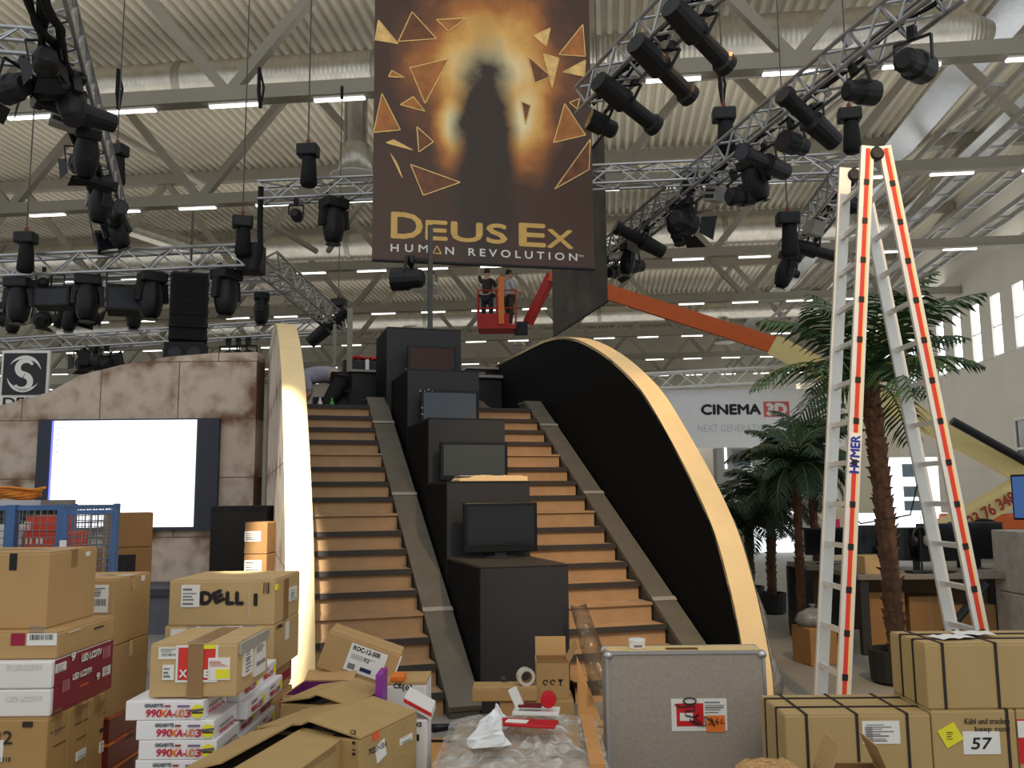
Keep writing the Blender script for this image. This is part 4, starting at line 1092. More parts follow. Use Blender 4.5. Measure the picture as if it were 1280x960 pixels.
# ------------------------------------------------------------ aluminium step ladder
alul_m = M('ladder_aluminium', (222, 220, 214), .35, .35, var=.05)
stripe_m = M('red_stripe', (206, 58, 48), .5, var=.03)
yell_m = M('yellow_edge', (236, 196, 110), .5, var=0)
ap = at(1096, 183, 6.0); fl = at(1052, 893, 6.0); fr = at(1249, 893, 6.0)
lad = thing('step_ladder', 'tall aluminium A-frame step ladder with red striped rails standing right of the arch', 'ladder', ((fl.x+fr.x)/2, 6.0, 0))
ox = (fl.x+fr.x)/2; LW = .42
def rail_set(top, bot, nm, w_, flip):
    top = Vector((top.x-ox, 0, top.z)); bot = Vector((bot.x-ox, 0, 0)); d = (top-bot); Ln = d.length; z = d.normalized()
    xv = Vector((z.z, 0, -z.x))
    for y in (0, LW):
        o = MB().rect_bar(bot+Vector((0, y, 0)), top+Vector((0, y, 0)), .028, w_, xv).build('side_rail', alul_m, lad)
        ey = -.0155 if y == 0 else .0155
        mb = MB().rect_bar(bot+Vector((0, y+ey, 0))+z*.05, top+Vector((0, y+ey, 0))-z*.02, .002, .028, xv).build('red_stripe', stripe_m, o)
        off = xv*.02
        MB().rect_bar(bot+off+Vector((0, y+ey*.98, 0))+z*.05, top+off+Vector((0, y+ey*.98, 0))-z*.02, .002, .01, xv).build('yellow_line', yell_m, o)
        MB().rect_bar(bot+Vector((0, y, 0)), bot+Vector((0, y, 0))+z*.07, .036, w_+.01, xv).build('rubber_foot', rub_m, o)
        s = .3
        mb = MB(); k = 0
        while s < Ln-.1:
            c = bot+z*s+Vector((0, y+ey*1.15, 0)); MB().rect_bar(c-z*.02, c+z*.02, .006, .036, xv).build('rung_cap', black_m, o); s += .283
    s = .3
    while s < Ln-.1:
        c = bot+z*s; MB().rect_bar(c, c+Vector((0, LW, 0)), .03, .034, z).build('rung', alul_m, lad); s += .283
    return bot, top, z, xv
b1, t1, z1, x1 = rail_set(at(1084, 183, 6.0), fl, 'front', .09, 0)
b2, t2, z2, x2 = rail_set(at(1105, 183, 6.0), fr, 'rear', .09, 1)
for y in (0, LW):
    MB().lathe(((t1.x+t2.x)/2, y, t1.z-.06), [(.035, -.03), (.05, -.02), (.05, .02), (.035, .03)], 14, 'Y').build('hinge', black_m, lad)
mb = MB(); MB().tube([b1.lerp(t1, .38)+Vector((.0, LW, 0)), b1.lerp(b2, .35)+Vector((0, LW, 1.28)), b1.lerp(b2, .7)+Vector((0, LW, 1.34)), b2.lerp(t2, .42)+Vector((0, LW, 0))], .006, 6).build('spreader_strap', rub_m, lad)
tm = MB(); ang = math.atan2(z1.x, z1.z)
pc = b1.lerp(t1, .415)
m = Matrix.Translation(pc+Vector((0, -.0185, 0))) @ Matrix.Rotation(ang, 4, 'Y') @ FRONT @ Matrix.Rotation(R(90), 4, 'Z') @ T(0, -.03, 0)
MB().rect_bar(pc+Vector((0, -.017, 0)), pc+z1*.27+Vector((0, -.017, 0)), .002, .075, x1).build('name_plate', white_m, lad)
text_mb(tm, 'HYMER', m, .06, .25, bold=.004)
tm.build('lettering', M('blue_ink', (36, 52, 150), .5, var=0), lad, fixn=False)

# ------------------------------------------------------------ artificial palms
leaf_m = M('palm_leaf', (46, 74, 44), .5, var=.35, scale=3)
leaf2_m = M('palm_leaf_dark', (36, 58, 36), .55, var=.35, scale=3)
stem_m = M('palm_stem', (96, 104, 58), .6, var=.2)
trunk_m = M('palm_trunk', (88, 62, 44), .9, var=.5, scale=14, bump=.4)
def palm(label, base, H_, nfr, Lf, rt, lean=(0, 0), low=-.5, lm=None, stub=True, seed=1, droop=1.0):
    rnd = random.Random(seed); t = thing('palm_tree', label, 'palm', base)
    MB().lathe((0, 0, 0), [(rt*2.2, 0), (rt*2.8, .02), (rt*3.0, .26), (rt*2.6, .26), (rt*2.5, .2)], 18).build('pot', M('pot_black', (34, 32, 31), .7), t)
    MB().lathe((0, 0, .18), [(rt*2.5, 0), (rt*2.5, .02), (.01, .03)], 18).build('soil', M('soil', (58, 46, 36), .95, var=.3), t)
    mb = MB(); n = int(H_/.09); prof = []
    for i in range(n):
        f = i/n; r = rt*(1-.12*f)
        prof.append((f, r))
    for i in range(n):  # overlapping bark sheaths
        f0 = .2+(H_-.2)*i/n; f1 = .2+(H_-.2)*(i+1.25)/n
        c0 = Vector((lean[0]*(f0/H_)**1.5, lean[1]*(f0/H_)**1.5, f0)); c1 = Vector((lean[0]*(f1/H_)**1.5, lean[1]*(f1/H_)**1.5, f1)); jit = rnd.uniform(.9, 1.12)
        mb.bar(c0, c1, rt*.82, 9, rt*1.1*jit)
        for q_ in range(4):
            a_ = rnd.uniform(0, 6.28); dd = Vector((math.cos(a_), math.sin(a_), 0)); mb.bar(c1+dd*rt*.8, c1+dd*rt*rnd.uniform(1.2, 1.5)+Vector((0, 0, rnd.uniform(0, .05))), rt*.22, 4, rt*.05)
    mb.build('trunk', trunk_m, t, fixn=False)
    top = Vector((lean[0], lean[1], H_))
    for k in range(nfr):
        az = 2*PI*k/nfr*1.0+rnd.uniform(-.25, .25)+k*.9; el = rnd.uniform(low, 1.2) if k > 2 else 1.25
        L = Lf*rnd.uniform(.8, 1.1); d = Vector((math.cos(az), math.sin(az), 0))
        pts_ = []; p = top.copy(); a = max(el, -.2)+.35; ns = 12
        for i in range(ns+1):
            pts_.append(p.copy()); p = p+(d*math.cos(a)+Vector((0, 0, 1))*math.sin(a))*(L/ns); a -= (.13+.05*(1.2-el))*droop
        fr_ = MB().tube(pts_, [.014*(1-.8*i/ns) for i in range(ns+1)], 5).build('frond', stem_m, t)
        lf = MB()
        side = d.cross(Vector((0, 0, 1)))
        NL = 26
        for i in range(3, NL):
            f = i/NL; q = f*ns; j = min(int(q), ns-1); pos = pts_[j].lerp(pts_[j+1], q-j); tan = (pts_[j+1]-pts_[j]).normalized()
            ll = L*.36*math.sin(PI*min(1, f*.86+.14))**.7
            for s in (-1, 1):
                dir_ = (side*s*.8+tan*.65+Vector((0, 0, -.22+rnd.uniform(-.15, .15)))).normalized()
                e = pos+dir_*ll*.55; tip = e+(dir_+Vector((0, 0, -.5))).normalized()*ll*.45; wv = tan*.016
                up_ = Vector((0, 0, .004))
                lf.add([pos-wv*.6, pos+wv*.6, e+wv, e-wv, tip], [(0, 1, 2, 3), (3, 2, 4)])
        lf.build('leaflets', lm or leaf_m, fr_, fixn=False)
    return t
b = at(1124, 848, 7.25); palm('tallest palm with a thick scaly brown trunk behind the stepladder', (b.x, 7.25, 0), 2.34, 22, 1.15, .075, (-.07, .05), .0, seed=4, droop=.8)
b = at(1002, 770, 9.6); palm('dark palm with slim trunk standing in front of the grey desk', (b.x, 9.6, 0), 1.75, 26, .82, .046, (.02, 0), -.4, leaf2_m, seed=6)
b = at(1026, 770, 10.6); palm('palm half hidden behind the dark slim palm, nearest the ladder rail', (b.x, 10.6, 0), 1.95, 24, .82, .046, (-.05, 0), -.4, leaf2_m, seed=8)
b = at(940, 770, 12.2); palm('low bushy palm right beside the arch rim in the background', (b.x, 12.2, 0), 1.0, 22, .85, .06, (.0, 0), -.1, leaf2_m, seed=10)
b = at(966, 770, 11.4); palm('bushy dark palm between the arch rim and the slim palm', (b.x, 11.4, 0), 1.35, 24, .9, .06, (.03, 0), -.1, leaf2_m, seed=12)

# ------------------------------------------------------------ desks, computers and clutter behind the ladder
deskw = M('grey_desk', (128, 120, 108), .6, var=.12, scale=5)
def desk(label, x0, x1, y0, y1, h, panels=True):
    t = thing('trestle_desk', label, 'desk', ((x0+x1)/2, (y0+y1)/2, 0))
    w_, d_ = (x1-x0)/2, (y1-y0)/2
    MB().bb((-w_, -d_, h-.05), (w_, d_, h)).build('tabletop', deskw, t, bevel=.006)
    for sx in (-1, 1):
        for sy in (-1, 1): MB().bb((sx*w_*.92-.04, sy*d_*.85-.04, 0), (sx*w_*.92+.04, sy*d_*.85+.04, h-.05)).build('leg', M('dark_leg', (40, 38, 36), .6), t)
    if panels: MB().bb((-w_*.9, d_*.78, .12), (w_*.9, d_*.82, h-.05)).build('back_panel', M('board_brown', (120, 100, 72), .7, var=.12), t)
    return t
dz = .74
p0 = at(1072, 722, 8.4); p1 = at(1258, 712, 8.4)
desk('long grey work desk with computers behind the stepladder', p0.x, p1.x+.35, 8.4, 9.3, dz)
q0 = at(1008, 706, 9.7); q1 = at(1075, 706, 9.7)
desk('grey work desk end behind the left ladder rail', q0.x, q1.x+.1, 9.7, 10.4, .72)
def monitor(label, loc, w_, h_, rz, scr_m=None, back=True):
    t = thing('computer_monitor', label, 'monitor', loc, rz)
    MB().bb((-w_/2, -.02, .1), (w_/2, .03, .1+h_)).build('casing', dkplastic, t, bevel=.01)
    MB().bb((-w_/2+.02, -.0225, .12), (w_/2-.02, -.019, .08+h_)).build('display', scr_m or M('monitor_dark', (22, 24, 28), .2, var=0), t)
    MB().bb((-.03, .0, .01), (.03, .03, .15)).build('neck', dkplastic, t)
    MB().lathe((0, 0, 0), [(.12, 0), (.12, .008), (.03, .02)], 16).build('foot', dkplastic, t)
    return t
def onD(px, Y, z=dz): return Vector((at(px, 700, Y).x, Y, z))
monitor('black monitor on the desk just right of the left ladder rail', onD(1090, 8.9), .5, .34, R(10))
monitor('black monitor on the desk right of the big palm trunk', onD(1146, 8.75), .44, .32, R(-5))
monitor('large black monitor on the desk left of the right ladder rail', onD(1178, 8.65), .5, .36, R(12))
monitor('dark monitor on the desk behind the right ladder rail', onD(1222, 9.0), .5, .36, R(-12))
monitor('low black monitor on the desk end left of the ladder', onD(1034, 9.95, .72), .5, .3, R(5))
def keyboard(label, loc, rz):
    t = thing('keyboard', label, 'keyboard', loc, rz)
    MB().bb((-.2, -.07, 0), (.2, .07, .02)).build('body', dkplastic, t, bevel=.004)
    mb = MB()
    for r_ in range(4): MB().bb((-.185, -.055+.03*r_, .02), (.185, -.033+.03*r_, .026)).build('key_row', M('key_grey', (58, 58, 60), .5, var=0), t)
keyboard('black keyboard lying on the long desk near the palm trunk', onD(1160, 8.52), R(4))
o = MB().bb((-.14, -.12, 0), (.14, .12, .17)).build('carton', card2_m, loc=onD(1091, 8.55), rz=R(5), bevel=.005); tag(o, 'small brown carton on the desk beside the left ladder rail', 'box')
t = thing('headphones', 'black headphones with a pale ear pad hanging by the big monitor', 'headphones', onD(1155, 8.5)+Vector((0, 0, 0)), R(20))
MB().bb((-.05, -.05, 0), (.05, .05, .015)).build('stand_base', dkplastic, t); MB().bar((0, .03, .01), (0, .03, .4), .01, 8).build('stand_rod', dkplastic, t)
MB().tube([(.09*math.cos(a), .03, .33+.1*math.sin(a)) for a in [PI*i/12 for i in range(13)]], .013, 8).build('headband', dkplastic, t, smooth=True)
for s in (-1, 1): MB().lathe((s*.09, .03, .3), [(.04, -.02), (.055, -.01), (.055, .01), (.04, .02)], 14, 'X').build('ear_cup', dkplastic if s < 0 else M('ear_pad', (170, 168, 166), .7), t, smooth=True)
for i, (px, Y, hh, mm, lb) in enumerate(((1107, 8.8, .24, 'teal', 'teal drinks bottle on the desk left of the big palm trunk'), (1201, 9.1, .2, 'black', 'small dark speaker box on the desk behind the right ladder rail'))):
    m_ = M('teal_plastic', (60, 120, 130), .4) if mm == 'teal' else black_m
    o = MB().lathe((0, 0, 0), [(.035, 0), (.04, .01), (.04, hh*.7), (.018, hh*.88), (.018, hh)], 14).build('bottle' if i == 0 else 'desk_speaker', m_, loc=onD(px, Y), smooth=True); tag(o, lb, 'bottle' if i == 0 else 'speaker')
# pale textured counter block at the right edge
cx0 = at(1254, 700, 8.0)
cb2 = thing('stone_counter', 'pale stone textured counter block at the right edge of the photo', 'counter', (cx0.x+.68, 8.15, 0))
st2 = M('pale_stone', (186, 178, 166), .85, var=.22, scale=9, bump=.1)
hC = at(1262, 666, 7.9).z
MB().bb((-.45, -.3, 0), (.6, .45, hC*.5)).build('lower_block', st2, cb2, bevel=.01)
MB().bb((-.45, -.3, hC*.5+.006), (.6, .45, hC)).build('upper_block', st2, cb2, bevel=.01)
monitor('slim upright monitor with a blue display standing on the stone counter', (cx0.x+.4, 8.1, hC), .46, .42, R(-66), M('blue_display', (74, 110, 170), .3, var=.1, emit=.35))
# dark leaning bars under the desk
tag(MB().bar((at(1155, 780, 8.2).x, 8.2, .03), (at(1235, 700, 8.2).x, 8.25, .66), .035, 8).build('leaning_bar', black_m), 'black bar leaning diagonally under the desk behind the ladder', 'bar')
# boxes below the desks and by the palms
def carton_simple(label, px, Y, w_, d_, h_, rz, mat, z=0):
    t = thing('carton', label, 'box', Vector((at(px, 700, Y).x, Y, z)), rz)
    MB().bb((-w_/2, -d_/2, 0), (w_/2, d_/2, h_)).build('body', mat, t, bevel=.008)
    MB().bb((-.025, -d_/2-.002, h_*.3), (.025, -d_/2, h_+.001)).bb((-.025, -d_/2-.001, h_-.001), (.025, d_/2+.001, h_+.0015)).build('tape', tape_m, t)
    MB().bb((-w_/2+.01, -d_/2+.01, h_), (w_/2-.01, -.004, h_+.002)).build('top_flap', mat, t)
    return t
carton_simple('brown carton on the floor between the palms and the left ladder rail', 1013, 8.1, .27, .3, .32, R(14), card3_m)
o = thing('bin_bag', 'grey translucent plastic bag slumped on the carton by the palms', 'bag', Vector((at(1012, 700, 8.1).x, 8.1, .324)))
mb = MB(); pr = [(.02, 0), (.13, .0), (.15, .05), (.12, .11), (.05, .15), (.01, .16)]; mb.lathe((0, 0, 0), pr, 14)
rr_ = random.Random(3)
for v in mb.v: v.x *= 1+rr_.uniform(-.12, .12); v.y *= .8
mb.build('film', M('grey_bag', (120, 122, 122), .25, var=.25, scale=20, bump=.6), o, smooth=True); MB().lathe((0, 0, .155), [(.012, 0), (.03, .03), (.028, .034)], 10).build('knot', M('grey_bag', (120, 122, 122)), o)
carton_simple('brown upright board box under the left end of the long desk', 1100, 8.75, .35, .2, .55, 0, card3_m)
carton_simple('brown carton under the long desk right of the palm trunk', 1148, 8.85, .4, .3, .5, R(4), card3_m)
carton_simple('dark brown carton deep under the desk behind the right ladder rail', 1205, 8.8, .4, .3, .42, 0, card3_m)
# clear film against the right rim
b0 = at(978, 862, 6.72)
mb = MB(); vs = []; n = 22
def prof_y(z):
    for (a0, h0), (a1, h1) in zip(PROF, PROF[1:]):
        if h0 <= z <= h1: return a0+(a1-a0)*(z-h0)/max(h1-h0, 1e-6)
    return PROF[-1][0]
for i in range(n+1):
    f = i/n; z = .006+1.3*f; yb = prof_y(z)+.02; bl_ = .012+.12*(1-f)**1.2*(.75+.25*math.sin(i*.8))
    vs += [ST(.225, yb+.25, z), ST(.225+bl_*.8, yb+.16, z), ST(.225+bl_, yb+.05, z), ST(.222, yb-.01, z)]
mb.add(vs, [(4*i+j, 4*i+j+1, 4*i+j+5, 4*i+j+4) for i in range(n) for j in range(3)])
o = mb.build('plastic_film', film_mat('loose_film', (150, 150, 146), .5, .25, .25, 5), smooth=True); sd = o.modifiers.new('s', 'SOLIDIFY'); sd.thickness = .003
tag(o, 'grey clear plastic film hanging off the foot of the right arch rim', 'plastic film')

# ------------------------------------------------------------ booths in the background on the right
bw_m = M('booth_white', (232, 232, 232), .7, var=.03)
p0 = at(836, 560, 24); p1 = at(1012, 486, 24)
bn2 = thing('cinema_banner', 'wide white fabric banner with black and red lettering right of the arch', 'banner', (p0.x, 24, p0.z))
WB = p1.x-p0.x+.9; HB = p1.z-p0.z
MB().bb((-1.5, 0, 0), (WB, .03, HB)).build('cloth', bw_m, bn2)
def bt(s, px, py, hpx, wpx, mat, nm, bold=0):
    q = at(px, py, 24)-Vector((p0.x, 24, p0.z)); k = 24/F
    m = MB(); text_mb(m, s, Matrix.Translation(Vector((q.x, -.006, q.z))) @ FRONT, hpx*k, wpx*k, bold=bold); m.build(nm, mat, bn2, fixn=False)
bt('CINEMA', 877, 518, 12, 74, ink_m, 'lettering', .02)
k24 = 24/F
q = at(955, 521, 24)-Vector((p0.x, 24, p0.z))
MB().bb((q.x, -.012, q.z), (q.x+32*k24, -.002, q.z+19*k24)).build('red_plate', M('soft_red', (206, 96, 96), .6, var=.1), bn2)
q2 = q
m_ = MB(); text_mb(m_, '3D', Matrix.Translation(Vector((q.x+4*k24, -.016, q.z+3*k24))) @ FRONT, 13*k24, 24*k24, bold=.03); m_.build('plate_lettering', white_m, bn2, fixn=False)
bt('NEXT GENERATION', 872, 540, 9, 92, M('pale_grey_ink', (196, 196, 200), .6, var=0), 'second_line', .0)
t0 = at(800, 478, 24); t1_ = at(1050, 464, 24)
lattice('white lattice truss above the white lettered banner in the background', t0, t1_, .42, step=.5, mat=M('white_truss', (226, 226, 220), .4, .2))
for x in (-1.4, WB-.1): MB().bar((x, .015, HB), (x, .015, HB+.35), .01, 6).build('hanging_cord', chain_m, bn2)
def booth(label, px0, px1, py0, Y, mat, feats=()):
    a = at(px0, py0, Y); b = at(px1, py0, Y); t = thing('exhibition_booth', label, 'booth', ((a.x+b.x)/2, Y, 0))
    w_ = (b.x-a.x)/2; h_ = a.z
    MB().bb((-w_, 0, 0), (w_, .5, h_)).build('wall_panel', mat, t, bevel=.02)
    for (fx0, fx1, fy0, fy1, fm, nm) in feats:
        q = at(fx0, fy0, Y); r_ = at(fx1, fy1, Y)
        MB().bb((q.x-t.location.x, -.03, min(q.z, r_.z)), (r_.x-t.location.x, 0.0, max(q.z, r_.z))).build(nm, fm, t)
    return t
pane = M('booth_pane', (120, 136, 146), .2, var=.1); bright = M('daylight_glow', (245, 250, 255), .4, var=0, emit=1.3)  # emission in the last one stands in for daylight on white walls
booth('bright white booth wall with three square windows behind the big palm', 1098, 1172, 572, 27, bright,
      [(1127, 1150, 580, 596, pane, 'window'), (1129, 1151, 608, 621, pane, 'window'), (1130, 1151, 626, 638, pane, 'window')])
booth('beige partition wall behind the palm trunks in the background', 1000, 1120, 478, 34, M('beige_partition', (206, 196, 172), .8, var=.05), [(1040, 1042, 480, 640, white_m, 'panel_joint'), (1096, 1098, 480, 640, white_m, 'panel_joint')])
booth('low beige counter booth with a pink poster behind the palms', 1022, 1060, 636, 20, M('warm_beige', (214, 196, 160), .8, var=.05), [(1032, 1050, 649, 668, M('pink_poster', (214, 50, 104), .6, var=.1), 'poster')])
booth('white booth block left of the palms below the lettered banner', 905, 962, 610, 26, bw_m, [(910, 918, 575+38, 650, M('grey_panel', (170, 170, 170), .6), 'grey_strip')])
booth('grey booth wall with pale window strips under the lettered banner', 895, 1005, 560, 30, M('grey_booth', (176, 176, 174), .7, var=.05), [(905, 909, 556, 586, bright, 'light_strip'), (938, 941, 556, 600, bright, 'light_strip'), (916, 934, 562, 582, pane, 'window')])
booth('slim white pillar booth between arch rim and palms', 929, 943, 582, 23, bw_m, [(930, 942, 600, 604, M('grey_panel', (170, 170, 170), .6), 'shelf_edge')])
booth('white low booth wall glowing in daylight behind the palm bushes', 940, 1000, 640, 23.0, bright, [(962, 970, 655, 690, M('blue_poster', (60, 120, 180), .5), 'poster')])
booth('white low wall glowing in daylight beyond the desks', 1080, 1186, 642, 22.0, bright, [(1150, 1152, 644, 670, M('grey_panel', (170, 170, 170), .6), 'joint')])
# ------------------------------------------------------------ cartons and cases in the foreground
class Box:
    """a carton; px = pixel column of its nearest vertical edge (side R: front-right, L: front-left) at depth Y"""
    def __init__(s, label, px, Y, w, d, h, z0=0., rz=0., side='R', mat=None, name='carton', cat='box', group=None, flaps=True, tape=True, bevel=.006, xw=None, rot=None):
        s.w, s.d, s.h = w, d, h; mat = mat or card_m
        X = at(px, 800, Y).x if xw is None else xw
        lc = Vector((w/2 if side == 'R' else -w/2, -d/2, 0)); lc.rotate(Euler((0, 0, rz)))
        s.loc = Vector((X, Y, z0))-lc
        s.t = thing(name, label, cat, s.loc, rot or rz, group); s.mat = mat
        s.M = Matrix.Translation(s.loc) @ (Euler(rot) if rot else Euler((0, 0, rz))).to_matrix().to_4x4(); s.MI = s.M.inverted()
        MB().bb((-w/2, -d/2, 0), (w/2, d/2, h)).build('body', mat, s.t, bevel=bevel)
        if flaps:
            f = .0035
            MB().bb((-w/2+.004, -d/2+.004, h), (w/2-.004, -.0025, h+f)).build('top_flap', mat, s.t)
            MB().bb((-w/2+.004, .0025, h), (w/2-.004, d/2-.004, h+f)).build('top_flap', mat, s.t)
            s.top = h+f
        else: s.top = h
        if tape:
            MB().bb((-w/2-.001, -.025, s.top), (w/2+.001, .025, s.top+.001)).bb((w/2, -.025, h-.07), (w/2+.0015, .025, s.top+.001)).bb((-w/2-.0015, -.025, h-.07), (-w/2, .025, s.top+.001)).build('tape', tape_m, s.t)
        s.k = 0
    def face(s, f, e=.002):
        w, d, h = s.w, s.d, s.h
        o, u, v = {'front': ((-w/2, -d/2-e, 0), (1, 0, 0), (0, 0, 1)), 'right': ((w/2+e, -d/2, 0), (0, 1, 0), (0, 0, 1)),
                   'left': ((-w/2-e, d/2, 0), (0, -1, 0), (0, 0, 1)), 'top': ((-w/2, -d/2, s.top+e), (1, 0, 0), (0, 1, 0))}[f]
        u = Vector(u); v = Vector(v); n = u.cross(v)
        return Matrix(((u.x, v.x, n.x, o[0]), (u.y, v.y, n.y, o[1]), (u.z, v.z, n.z, o[2]), (0, 0, 0, 1)))
    def uv(s, f, px, py):
        m = s.M @ s.face(f); mi = m.inverted(); o = mi @ Vector((0, 0, HC)); r = mi.to_3x3() @ ray(px, py)
        k = -o.z/r.z; return Vector((o.x+r.x*k, o.y+r.y*k))
    def clampuv(s, f, p):
        W = {'front': s.w, 'top': s.w, 'right': s.d, 'left': s.d}[f]; Hh = s.d if f == 'top' else s.h
        return Vector((min(max(p.x, .0), W), min(max(p.y, .0), Hh)))
    def patch(s, f, r, mat, name='paper_label', parent=None, rot=0.):
        s.k += 1; e = .0015+.0006*s.k
        a = s.clampuv(f, s.uv(f, r[0], r[3])); b = s.clampuv(f, s.uv(f, r[2], r[1]))
        m = s.face(f, 0)
        if rot:
            c = (a+b)/2; m = m @ T(c.x, c.y, 0) @ Matrix.Rotation(rot, 4, 'Z') @ T(-c.x, -c.y, 0)
        return MB().bb((a.x, a.y, 0), (b.x, b.y, e)).xf(m).build(name, mat, parent or s.t)
    def text(s, f, txt, px0, px1, py, hpx, mat=None, bold=0., shear=0., name='lettering', parent=None, rot=0.):
        s.k += 1; a = s.uv(f, px0, py); b = s.uv(f, px1, py); c = s.uv(f, px0, py-hpx)
        mb = MB(); text_mb(mb, txt, s.face(f, .0025+.0006*s.k) @ T(a.x, a.y, 0) @ Matrix.Rotation(rot, 4, 'Z'), abs(c.y-a.y), abs(b.x-a.x), shear=shear, bold=bold)
        return mb.build(name, mat or ink_m, parent or s.t, fixn=False)
    def bars(s, f, r, n=14, mat=None, vertical=True, name='barcode', parent=None):
        s.k += 1; rnd = random.Random(int(r[0]*7+r[1])); a = s.uv(f, r[0], r[3]); b = s.uv(f, r[2], r[1]); mb = MB(); e = .0022+.0006*s.k
        for i in range(n):
            f0 = (i+rnd.uniform(0, .3))/n; f1 = f0+rnd.uniform(.25, .6)/n
            if vertical: q = [(a.x+(b.x-a.x)*f0, a.y), (a.x+(b.x-a.x)*f1, b.y)]
            else:
                ff = rnd.uniform(.5, 1); q = [(a.x, a.y+(b.y-a.y)*f0), (a.x+(b.x-a.x)*ff, a.y+(b.y-a.y)*f1)]
            m = s.face(f, e); vs = [m @ Vector((x, y, 0)) for x, y in ((q[0][0], q[0][1]), (q[1][0], q[0][1]), (q[1][0], q[1][1]), (q[0][0], q[1][1]))]
            mb.add(vs, [(0, 1, 2, 3)])
        o = mb.build(name, mat or ink_m, parent or s.t, fixn=False); o['kind'] = 'stuff'; return o
    def label(s, f, r, mat=None, lines=6, bar=True):
        p = s.patch(f, r, mat or white_m)
        w_, h_ = r[2]-r[0], r[3]-r[1]
        if bar: s.bars(f, (r[0]+w_*.12, r[1]+h_*.5, r[2]-w_*.12, r[1]+h_*.75), 16, parent=p)
        s.bars(f, (r[0]+w_*.1, r[1]+h_*.1, r[2]-w_*.15, r[1]+h_*(.42 if bar else .9)), lines, M('grey_ink', (120, 118, 118), .6, var=0), False, 'printed_lines', p)
        return p
    def strap(s, px=None, f='front', u=None, horizontal=False, wd=.011):
        """one strap running round the box in the plane through column px"""
        w, d, h = s.w/2, s.d/2, s.h; e = .004; hw = wd/2
        mb = MB()
        if f == 'front':
            x = s.uv('front', px, 900).x-w if u is None else u
            mb.bb((x-hw, -d-e, 0), (x+hw, -d+.001, s.top+e)).bb((x-hw, -d, s.top-.001), (x+hw, d, s.top+e)).bb((x-hw, d-.001, 0), (x+hw, d+e, s.top+e))
        else:
            y = u if u is not None else d-s.uv('left', px, 850).x
            mb.bb((-w-e, y-hw, 0), (-w+.001, y+hw, s.top+e)).bb((-w, y-hw, s.top-.001), (w, y+hw, s.top+e*1.4)).bb((w-.001, y-hw, 0), (w+e, y+hw, s.top+e))
        return mb.build('strap', strap_m, s.t)

magenta_m = M('magenta_print', (150, 26, 62), .5, var=.06)
maroon_m = M('maroon_print', (128, 24, 46), .4, var=.06)
orangep = M('orange_print', (226, 120, 40), .5, var=.05)
yellowp = M('yellow_print', (232, 222, 50), .5, var=.04)
whitebox_m = M('white_carton', (226, 222, 218), .55, var=.04)
# ---- left stack
for i, (Y, pos, lab) in enumerate(((3.36, 59, 'large upright brown television carton with a number at the bottom left, nearest the camera'), (3.515, 88, 'thin upright brown carton in the middle of the three at the bottom left'), (3.67, 117, 'thin upright brown carton, rear one of the three at the bottom left'))):
    xr = at(60, 900, 3.36).x
    b = Box(lab, 0, Y, .85, .15, .70, xw=xr, mat=M('tv_carton', (172, 136, 84), .8, var=.07, scale=5), group=None)
    x0 = (59, 88, 117)[i]; x1 = (88, 117, 139)[i]
    b.bars('right', (x0+5, 908-10*i, x1-5, 916-10*i), 5, M('dark_print', (52, 42, 34), .7, var=0), name='faint_marks')
    b.patch('right', (x0+8, 925-9*i, x1-6, 934-9*i), M('dark_print', (52, 42, 34), .7, var=0), 'black_mark')
    b.bars('right', (x0+5, 880-4*i, x1-6, 902-6*i), 5, M('faint_print', (138, 106, 62), .8, var=0), False, 'faint_print')
    if i: b.label('right', (x0+7, 941-8*i, x1-8, 962-10*i), lines=3)
    if i == 0:
        b.text('front', '32', -9, 15, 930, 16, M('dark_print', (52, 42, 34), .7, var=0), bold=.001); b.patch('front', (28, 902, 41, 909), M('dark_print', (52, 42, 34)), 'black_mark')
        b.bars('front', (-8, 946, 15, 952), 6, M('dark_print', (52, 42, 34)), name='faint_marks'); b.patch('front', (-12, 925, 5, 952), white_m)
zt = .705
for i in range(2):
    b = Box('long flat white television box with maroon end, %s of two at the left edge' % ('lower' if i == 0 else 'upper'), 67, 3.38, .9, .5, .098, zt, mat=whitebox_m, flaps=False, tape=False); zt += .1
    dy = 0 if i else 39
    p = b.patch('right', (60, 700, 150, 1000), maroon_m, 'maroon_end')
    b.text('front', '32 LED LCDTV' if i else 'LED LCDTV', 8, 52, 837+dy*1.0, 6, M('pale_print', (196, 170, 166) if i else (222, 216, 212), .6, var=0), bold=.001)
    if i:
        b.label('right', (69, 826, 83, 842), lines=4, bar=False); b.text('right', '9', 88, 93, 826, 9, white_m, bold=.002); b.text('right', 'LED LCDTV', 101, 125, 827, 8, white_m, bold=.002); b.patch('right', (102, 814, 111, 818), orangep, 'yellow_mark'); b.bars('right', (127, 806, 137, 824), 6, M('pink_print', (214, 140, 150), .5, var=0))
    else:
        b.label('right', (128, 830, 138, 846), lines=4, bar=False); b.text('right', 'LED LCDTV', 90, 113, 850, 7, white_m, bold=.002); b.patch('right', (100, 854, 110, 857), orangep, 'yellow_mark'); b.bars('right', (76, 847, 87, 866), 7, M('pink_print', (214, 140, 150), .5, var=0)); b.text('right', '9', 119, 123, 850, 8, white_m, bold=.002)
b = Box('long flat brown box with magenta patch and white shipping label above the maroon boxes', 72, 3.42, .95, .48, .095, zt, tape=False); zt += .0985
b.patch('front', (13, 781, 32, 807), magenta_m, 'magenta_patch'); b.label('front', (33, 779, 72, 807), lines=5)
p = b.patch('right', (86, 786, 101, 791), white_m, 'hand_slot'); b.patch('right', (118, 783, 129, 785), M('dark_print', (52, 42, 34)), 'faint_mark')
b = Box('large plain brown carton with black strap patch, topmost of the left stack', 56, 3.5, .62, .40, .29, zt)
